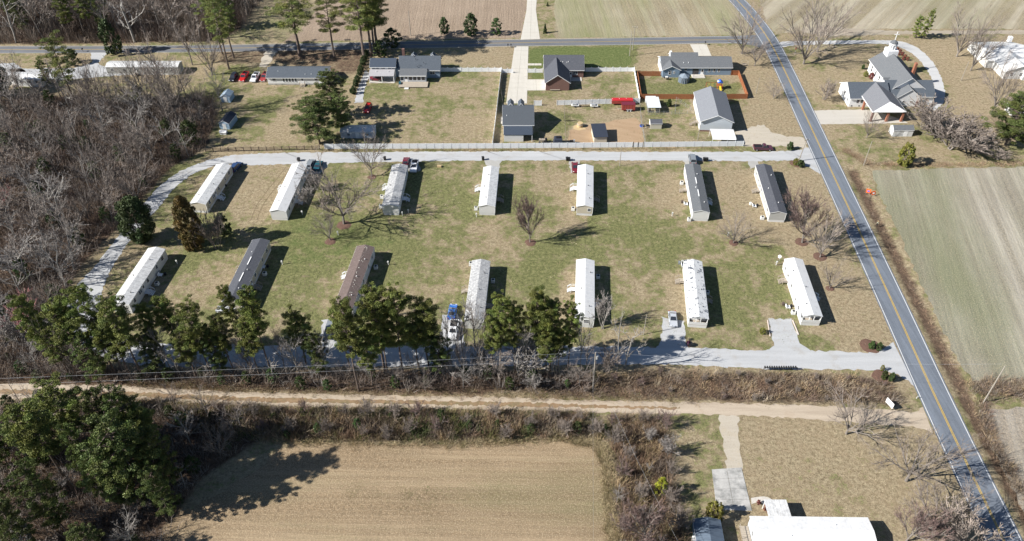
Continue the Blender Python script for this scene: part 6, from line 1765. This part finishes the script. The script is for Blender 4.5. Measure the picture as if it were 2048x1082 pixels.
# ---- the pine line in front of the lower mobile homes: base x,y  top y  crown width
row = [(118,742,592,60,'leftmost pine of the lower line, beside the pinkish tree'), (178,748,605,74,'rounded pine in front of the gravel bend'), (235,752,570,78,'tall pine over the gravel bend left of the white seamed mobile home'), (290,758,594,80,'wide pine in front of the white seamed mobile home'), (330,728,610,46,'small pine right of the white seamed mobile home'),
 (368,722,600,56,'pine left of the charcoal shingled mobile home gap'), (425,752,606,74,'broad pine left of the charcoal shingled mobile home'), (489,705,572,44,'light green pine at the near end of the charcoal shingled mobile home'), (470,748,632,54,'low pine below the charcoal shingled mobile home'), (545,750,580,60,'tall pine right of the charcoal shingled mobile home'),
 (612,728,622,66,'round pine left of the grey parked car'), (718,782,597,72,'big pine in front of the brown-roofed mobile home'), (700,740,620,56,'pine over the grey parked car'), (770,745,578,84,'broadest pine right of the brown-roofed mobile home'), (806,748,574,80,'tall pine with bare pale trunk in the middle of the lower line'), (775,742,640,60,'low pine below the broadest one'), (858,742,600,78,'pine left of the blue covered car'), (838,735,650,56,'smaller pine below the pine left of the blue covered car'),
 (1002,745,588,62,'pine at the near end of the grey streaked mobile home'), (1030,742,610,54,'pine between the grey streaked and the deck mobile homes, left'), (1072,742,582,66,'tall pine left of the lower white mobile home with deck'), (1100,742,606,58,'pine touching the near corner of the lower white mobile home with deck'), (1135,738,602,52,'rightmost pine of the lower line'), (985,748,640,46,'low pine under the grey streaked mobile home'), (1115,745,660,44,'low green pine near the right end of the lower line')]
for i, (x, y, yt, w, lb) in enumerate(row):
    T('pine_tree', 'tree', lb, 'pine%d' % (i % 4), x, y, yt - 4, w * 1.12)
for i, (x, y, yt, w) in enumerate(((345,745,648,44),(398,750,640,40),(505,745,628,42),(570,742,650,40),(600,748,660,44),(655,752,668,40),(900,742,628,44),(925,748,640,40),(960,745,618,40),(1052,748,640,36),(1160,742,640,40),(1172,745,668,36),(150,752,640,40),(250,752,650,40))): T('bare_tree', 'tree', 'bare grey tree filling a gap in the pine line, ' + ('left' if x < 460 else ('middle' if x < 800 else 'right')) + ' part', ('pale0', 'upright1', 'vase0', 'upright3', 'pale1')[i % 5], x, y, yt, w * 1.3, group='bare trees filling gaps in the pine line, ' + ('left' if x < 460 else ('middle' if x < 800 else 'right')) + ' part')
low = [(140,752,655,60,'lower pine filling the left end of the line'),(205,758,665,64,'lower pine under the rounded pine by the gravel bend'),(262,752,650,66,'lower pine under the tall pine at the gravel bend'),(318,750,668,56,'lower pine at the dark gap below the seamed home'),(392,755,660,60,'lower pine left of the broad pine'),(448,748,650,54,'lower pine right of the broad pine'),(520,752,640,58,'lower pine below the light green one'),(580,748,655,52,'lower pine left of the round pine'),(642,750,668,50,'lower pine right of the round pine'),(690,772,668,56,'lower pine left of the big one'),(745,770,655,60,'lower pine right of the big one'),(830,752,670,60,'lower pine right of the bare trunked pine'),(880,750,668,54,'lower pine under the white pickup'),(1050,750,655,58,'lower pine between grey streaked and deck homes'),(1090,752,660,54,'lower pine near the right end of the line'),(60,742,640,60,'pine at the far left before the line begins')]
for i, (x, y, yt, w, lb) in enumerate(low[:6] + low[6::2]): T('pine_tree', 'tree', lb, ('pine2', 'lowpine0', 'pine0', 'lowpine1')[i % 4], x, y, yt, w * 1.2)
# ---- bottom left pine stand
bl = [(262,1010,880,120,'broad pine at the lower middle of the stand'), (150,985,815,110,'bright pine left of the largest one'), (130,1060,930,90,'pine between the left corner pine and the stand'), (300,930,776,90,'tall pine at the upper right of the stand'), (10,1010,905,70,'dark pine at the left edge above the corner'), (345,1035,935,80,'pine at the field side of the stand'), (175,905,765,118,'upper left pine of the stand below the dirt road'), (255,925,768,100,'pine at the top of the stand below the dirt road'), (298,1000,835,150,'largest pine in the middle of the stand below the dirt road'), (90,935,825,90,'yellow-green pine at the left of the stand'), (18,930,815,80,'pine cut by the left edge below the dirt road'), (318,925,812,90,'dark pine on the shaded right side of the stand'), (345,985,860,90,'dark pine shading the stubble field'), (60,1098,1000,95,'round pine at the bottom left corner'), (200,1130,1052,80,'pine at the bottom edge left of the stubble field'), (215,1000,850,80,'pine in the heart of the stand')]
for i, (x, y, yt, w, lb) in enumerate(bl): T('pine_tree', 'tree', lb, 'lowpine%d' % (i % 2) if i % 5 != 1 else 'pine%d' % (i % 4), x, y, yt, w * 1.02)

# ---- woodland trees
def woods(poly, spacing, label, group, hs, keys, seed, cap, own=999, everg=0):
    pts = scatter_points(poly, spacing, 9000, seed)
    rr = random.Random(seed); rr.shuffle(pts)
    def seen(x, y):
        v = Vector((x, y, 6 - CAMH)); d = v.dot(_F)
        px, py = 1024 + FPX * v.x / d, 541 + FPX * v.dot(_D) / d
        return -60 < px < 2110 and -60 < py < 1140
    pts = [p for p in pts[:cap] if seen(*p)]
    pts.sort(key=lambda p: p[1])
    single, rest = pts[:own], pts[own:]
    if rest:
        Vs, Fs, k0 = [], [], 0
        for x, y in rest:
            key = rr.choice(('upright0', 'upright1', 'upright2', 'upright3', 'snag0', 'pale0'))
            a = rr.uniform(0, 6.28); h = rr.uniform(*hs)
            for mi, me in enumerate(PROTO[key][:2]):
                co = np.empty(len(me.vertices) * 3, np.float32); me.vertices.foreach_get('co', co); co = co.reshape(-1, 3) * (h / PROTO[key][2])
                f = np.empty(len(me.loops), np.int32); me.loops.foreach_get('vertex_index', f); f = f[:len(f) // 4 * 4].reshape(-1, 4)
                if mi: f = f[::2]
                c, s_ = math.cos(a), math.sin(a)
                Vs.append(np.stack([co[:, 0] * c - co[:, 1] * s_ + x, co[:, 0] * s_ + co[:, 1] * c + y, co[:, 2]], 1)); Fs.append(f + k0); k0 += len(co)
        o = link(bpy.data.objects.new('background_trees', np_mesh('background_trees', np.concatenate(Vs), np.concatenate(Fs), [TWIG])))
        tag(o, 'mass of further bare trees ' + label[2], 'trees', None, 'stuff')
    for x, y in single:
        if rr.random() < everg:
            plant('pine_tree', 'tree', label[1], rr.choice(('pine0', 'pine2', 'lowpine0', 'tallpine0')), (x, y), rr.uniform(13, 19), None, group[1])
            continue
        k = rr.choice(keys)
        look = dict(upright='slender grey-brown bare tree', pale='pale-limbed bare tree', vase='forked spreading bare tree', snag='thin snag-like bare tree', brushw='pale multi-stemmed bare tree', brush0='bushy multi-stemmed bare tree', brush='bushy multi-stemmed bare tree')[k.rstrip('0123')if k not in ('brush0',) else k]
        where = label[0](x, y)
        h = rr.uniform(*hs); w = h * rr.uniform(.62, .95) if k[:4] in ('upri', 'pale', 'snag') else h * rr.uniform(.75, 1.0)
        plant('bare_tree', 'tree', look + ' ' + where, k, (x, y), h, w, look + 's ' + where)
    return pts
K_ = ['upright0', 'upright1', 'upright2', 'upright3', 'pale0', 'pale1', 'vase0', 'vase1', 'snag0']
def whereA(x, y):
    r_ = 'upper' if y > G(0, 300).y else ('middle' if y > G(0, 450).y else 'lower')
    ex = {'upper': -100, 'middle': -104, 'lower': -104}[r_]
    return ('at the %s edge of the left woodland' if x > ex else ('in the %s heart of the left woodland' if x > -128 else 'at the far left of the %s woodland')) % r_
whereB = lambda x, y: 'in the woods beyond the cross road, ' + ('left corner' if x < -150 else ('above the white mobile home' if x < -112 else 'near the leafless roadside trees'))
whereC = lambda x, y: 'in the strip above the dirt road, ' + ('left end' if x < -75 else ('left of the brown-roofed home' if x < -38 else 'below the pine line'))
whereD = lambda x, y: 'in the stand below the dirt road, ' + ('left side' if x < -72 else 'beside the stubble field')
woods(WOOD_A, 6.4, (whereA, 'pine among the bare trees left of the gravel loop', 'at the back of the left woodland'), ('bare trees in the left woodland', 'pines in the left woodland'), (9.5, 14.5), K_, 3, 165, 92)
woods(WOOD_B, 6.4, (whereB, 'pine among the bare trees beyond the cross road', 'deep in the woods beyond the cross road'), ('bare trees beyond the cross road', 'pines beyond the cross road'), (14, 20), K_[:4] + ['snag0', 'snag1'], 4, 120, 62, everg=.3)
woods(WOOD_C, 4.5, (whereC, '', 'in the strip above the dirt road'), ('bare trees in the strip above the dirt road', ''), (5, 10), K_ + ['brushw', 'brush0'], 5, 95, 48)
woods(WOOD_D, 5.6, (whereD, '', 'in the stand below the dirt road'), ('bare trees in the stand below the dirt road', ''), (6, 10), K_ + ['brushw', 'brush0'], 6, 44, 28)
for i, (x, y, yt, w, k, lb) in enumerate(((355,240,84,100,'spread0','tallest spreading bare tree in front of the cross road'), (300,215,95,90,'vase1','bare tree in front of the long white mobile home'), (345,262,150,60,'upright1','bare tree with a pale leaning trunk at the wood edge'), (425,150,52,80,'vase0','bare tree rising over the cross road at its left bend'), (385,130,45,70,'upright0','bare tree on the verge of the cross road'), (445,222,140,50,'pale0','pale bare tree beside the rounded pale blue shed'), (60,232,110,50,'upright2','slim bare tree left of the leaning pine'), (200,235,130,70,'vase1','bare tree left of the long white mobile home'), (250,250,150,70,'upright3','bare tree below the long white mobile home'), (60,560,470,110,'pale1','pale bare tree leaning over the lower gravel bend'), (110,540,470,80,'pale0','fine-twigged pale tree at the lower wood edge'))):
    T('bare_tree', 'tree', lb, k, x, y, yt, w)

def third(x, a, b, names): return names[0] if x < a else (names[1] if x < b else names[2])
# ---- thickets and ground cover
C_BR = [(.15,.118,.095), (.225,.18,.145), (.10,.08,.065), (.275,.235,.20), (.17,.122,.10)]
C_PL = [(.33,.30,.27), (.25,.22,.195), (.22,.18,.155)]
C_WEED = [(.40,.30,.18), (.30,.21,.14), (.24,.16,.11), (.34,.28,.20), (.19,.15,.10)]
C_GRN = [(.10,.13,.045), (.15,.15,.055), (.20,.17,.09)]
brush('undergrowth', 'grey-brown tangle of brush filling the left woodland', scatter_points(WOOD_A, 1.7, 40000, 11), 40, (2.2, 5.0), .32, .035, C_BR + C_PL[1:], 11, .7)
brush('undergrowth', 'brush under the bare trees beyond the cross road', scatter_points(WOOD_B, 2.0, 30000, 12), 34, (3, 8.5), .24, .045, C_BR, 12, .8)
brush('undergrowth', 'tangled pale brush in the strip above the dirt road', scatter_points(WOOD_C, 1.3, 20000, 13), 40, (1.2, 4.6), .4, .03, C_BR + C_PL, 13, .6)
brush('undergrowth', 'brush in the shaded stand below the dirt road', scatter_points(WOOD_D, 1.4, 20000, 14), 36, (1.4, 4.0), .4, .03, C_BR + C_PL, 14, .6)
brush('undergrowth', 'overgrown hedgerow between dirt road and stubble field', scatter_points(HEDGE_E, .95, 30000, 15), 55, (1.4, 3.4), .34, .026, C_BR[:3] + C_WEED[:4] + C_GRN, 15, .5)
brush('undergrowth', 'overgrown hedgerow along the right side of the stubble field', scatter_points(HEDGE_F, .95, 30000, 16), 55, (1.2, 3.2), .36, .026, C_BR[:3] + C_WEED[:3] + C_GRN[2:], 16, .5)
brush('undergrowth', 'rusty weeds and briars between the lower gravel lane and the dirt road', scatter_points(BRUSH_G, .95, 40000, 17), 50, (.5, 1.5), .5, .026, C_WEED + C_BR, 17, .55)
brush('undergrowth', 'brown weeds in the roadside ditch', [(p.x + random.uniform(-1, 1), p.y + random.uniform(-1.5, 1.5)) for p in densify([(q_.x, q_.y) for q_ in east(6.4)[14:-4]], .9, .3, False) for p in (Vector((p[0], p[1], 0)),) if p.y < G(0, 335).y], 30, (.25, .7), .6, .02, C_WEED + C_BR[:3], 18, .5)
def strip_pts(pts, n, w): 
    Wp = W(pts); out = []
    for _ in range(n):
        i = random.randrange(len(Wp) - 1); p = Wp[i].lerp(Wp[i + 1], random.random())
        out.append((p.x + random.gauss(0, w), p.y + random.gauss(0, w)))
    return out
brush('undergrowth', 'pale dry grass along both hedgerow edges of the stubble field', strip_pts([(560,884),(900,889),(1130,876),(1200,890),(1214,930),(1222,1000),(1226,1090)], 900, .5), 36, (.3, .9), .5, .022, [(.46,.38,.24), (.36,.28,.17), (.25,.22,.11)], 19, .4)
brush('undergrowth', 'dry grass along the edges of the dirt road', strip_pts([(250,803),(520,816),(900,824),(1180,829)], 700, .5) + strip_pts([(250,768),(500,780),(1000,790),(1400,800)], 700, .7), 30, (.2, .6), .5, .022, C_WEED[:4] + C_GRN[1:], 20, .4)
brush('undergrowth', 'weeds at the lower right field corner', strip_pts([(1950,776),(2060,780),(2200,780)], 500, 1.2) + strip_pts([(1960,800),(1985,880),(2040,980)], 160, .5), 34, (.4, 1.3), .5, .026, C_WEED + C_BR, 21, .5)
brush('undergrowth', 'weeds along the field edge north of the grey field', strip_pts([(1690,300),(1740,330),(1900,330),(2100,325)], 420, .6), 26, (.2, .6), .5, .03, C_WEED[:4], 22, .5)
brush('undergrowth', 'low weeds at the white fence and lane verge', strip_pts([(640,301),(1020,300),(1480,296)], 700, .3), 20, (.12, .35), .5, .02, C_WEED[:2] + C_GRN, 23, .3)
for x, y in scatter_points(WOOD_C, 5.0, 6000, 41)[:46]:
    plant('evergreen_shrub', 'shrub', 'dark leafy shrub in the shade of the pine line, ' + third(x, -70, -25, ('left part', 'middle part', 'right part')), 'scrubpine0', (x, y), random.uniform(1.8, 4.2), None, 'dark shrubs under the pine line, ' + third(x, -70, -25, ('left part', 'middle part', 'right part')))
for x, y in scatter_points(WOOD_D, 6.5, 6000, 42)[:34]:
    plant('evergreen_shrub', 'shrub', 'dark leafy shrub among the bare trees below the dirt road, ' + third(x, -75, -55, ('left part', 'middle part', 'right part')), 'scrubpine0', (x, y), random.uniform(2, 5), None, 'dark shrubs below the dirt road, ' + third(x, -75, -55, ('left part', 'middle part', 'right part')))
brush('weeds', 'low green weeds scattered across the middle of the stubble field', strip_pts([(690,985),(850,990),(1000,984)], 110, 1.0) + strip_pts([(680,985),(760,1010),(900,1020)], 40, 1.5), 26, (.05, .16), .8, .03, C_GRN, 24, .5)
C_LAWN = [(.48,.40,.27), (.36,.29,.18), (.16,.17,.065), (.20,.20,.09), (.11,.11,.045), (.30,.23,.14)]
brush('grass', 'short clumpy winter grass on the lawns around the mobile homes', [p for p in scatter_points([(340,345),(1640,332),(1790,690),(330,690),(240,560),(270,480)], 1.05, 60000, 51)], 9, (.08, .22), 1.1, .035, C_LAWN, 51, .3)
brush('grass', 'short clumpy winter grass on the far yards', scatter_points([(560,170),(1000,155),(1280,100),(1560,120),(1600,280),(1290,290),(990,290),(640,285)], 1.6, 30000, 52), 8, (.08, .2), 1.1, .05, C_LAWN, 52, .35)
brush('grass', 'short clumpy winter grass on the lower right lawns', scatter_points([(1340,845),(1700,850),(1860,870),(1990,1090),(1400,1090)], .95, 30000, 53), 9, (.06, .18), 1.1, .03, C_LAWN[:2] + C_LAWN[4:], 53, .3)
# small trees standing in the hedgerows
hp_ = scatter_points(HEDGE_F, 4.2, 4000, 31)[:26]
for x, y in hp_: plant('bare_tree', 'shrub', 'bare sapling in the hedgerow right of the stubble field, ' + third(y, 76, 88, ('bottom end', 'middle part', 'top end')), random.choice(('brush0','brush2','brushp','pale0','brushw')), (x, y), random.uniform(3, 5.5), None, 'saplings in the right hedgerow, ' + third(y, 76, 88, ('bottom end', 'middle part', 'top end')))
hp_ = scatter_points(HEDGE_E, 4.4, 4000, 32)[:34]
for x, y in hp_: plant('bare_tree', 'shrub', 'bare sapling in the hedgerow above the stubble field, ' + third(x, -30, -5, ('left part', 'middle part', 'right part')), random.choice(('brush0','brush1','brushp','brush2')), (x, y), random.uniform(2.6, 4.6), None, 'saplings in the upper hedgerow, ' + third(x, -30, -5, ('left part', 'middle part', 'right part')))
hp_ = [p for p in scatter_points(HEDGE_E, 5.5, 4000, 33)][:16]
for x, y in hp_: plant('evergreen_shrub', 'shrub', 'green shrub in the hedgerow above the stubble field, ' + third(x, -30, -5, ('left part', 'middle part', 'right part')), 'scrubpine0', (x, y), random.uniform(2, 3.4), None, 'green shrubs in the upper hedgerow, ' + third(x, -30, -5, ('left part', 'middle part', 'right part')))
for x, y in scatter_points(BRUSH_G, 5.5, 4000, 34)[:34]: plant('bare_shrub', 'shrub', 'low bare shrub in the weeds above the dirt road, ' + third(x, 25, 50, ('left part', 'middle part', 'right part')), random.choice(('brush0','brush1','brushp')), (x, y), random.uniform(1.2, 2.2), None, 'low shrubs in the weeds above the dirt road, ' + third(x, 25, 50, ('left part', 'middle part', 'right part')))
print('plants', NT[0], 'tris', sum(len(o.data.polygons) for o in bpy.data.objects if o.type == 'MESH' and o.data.users == 1))
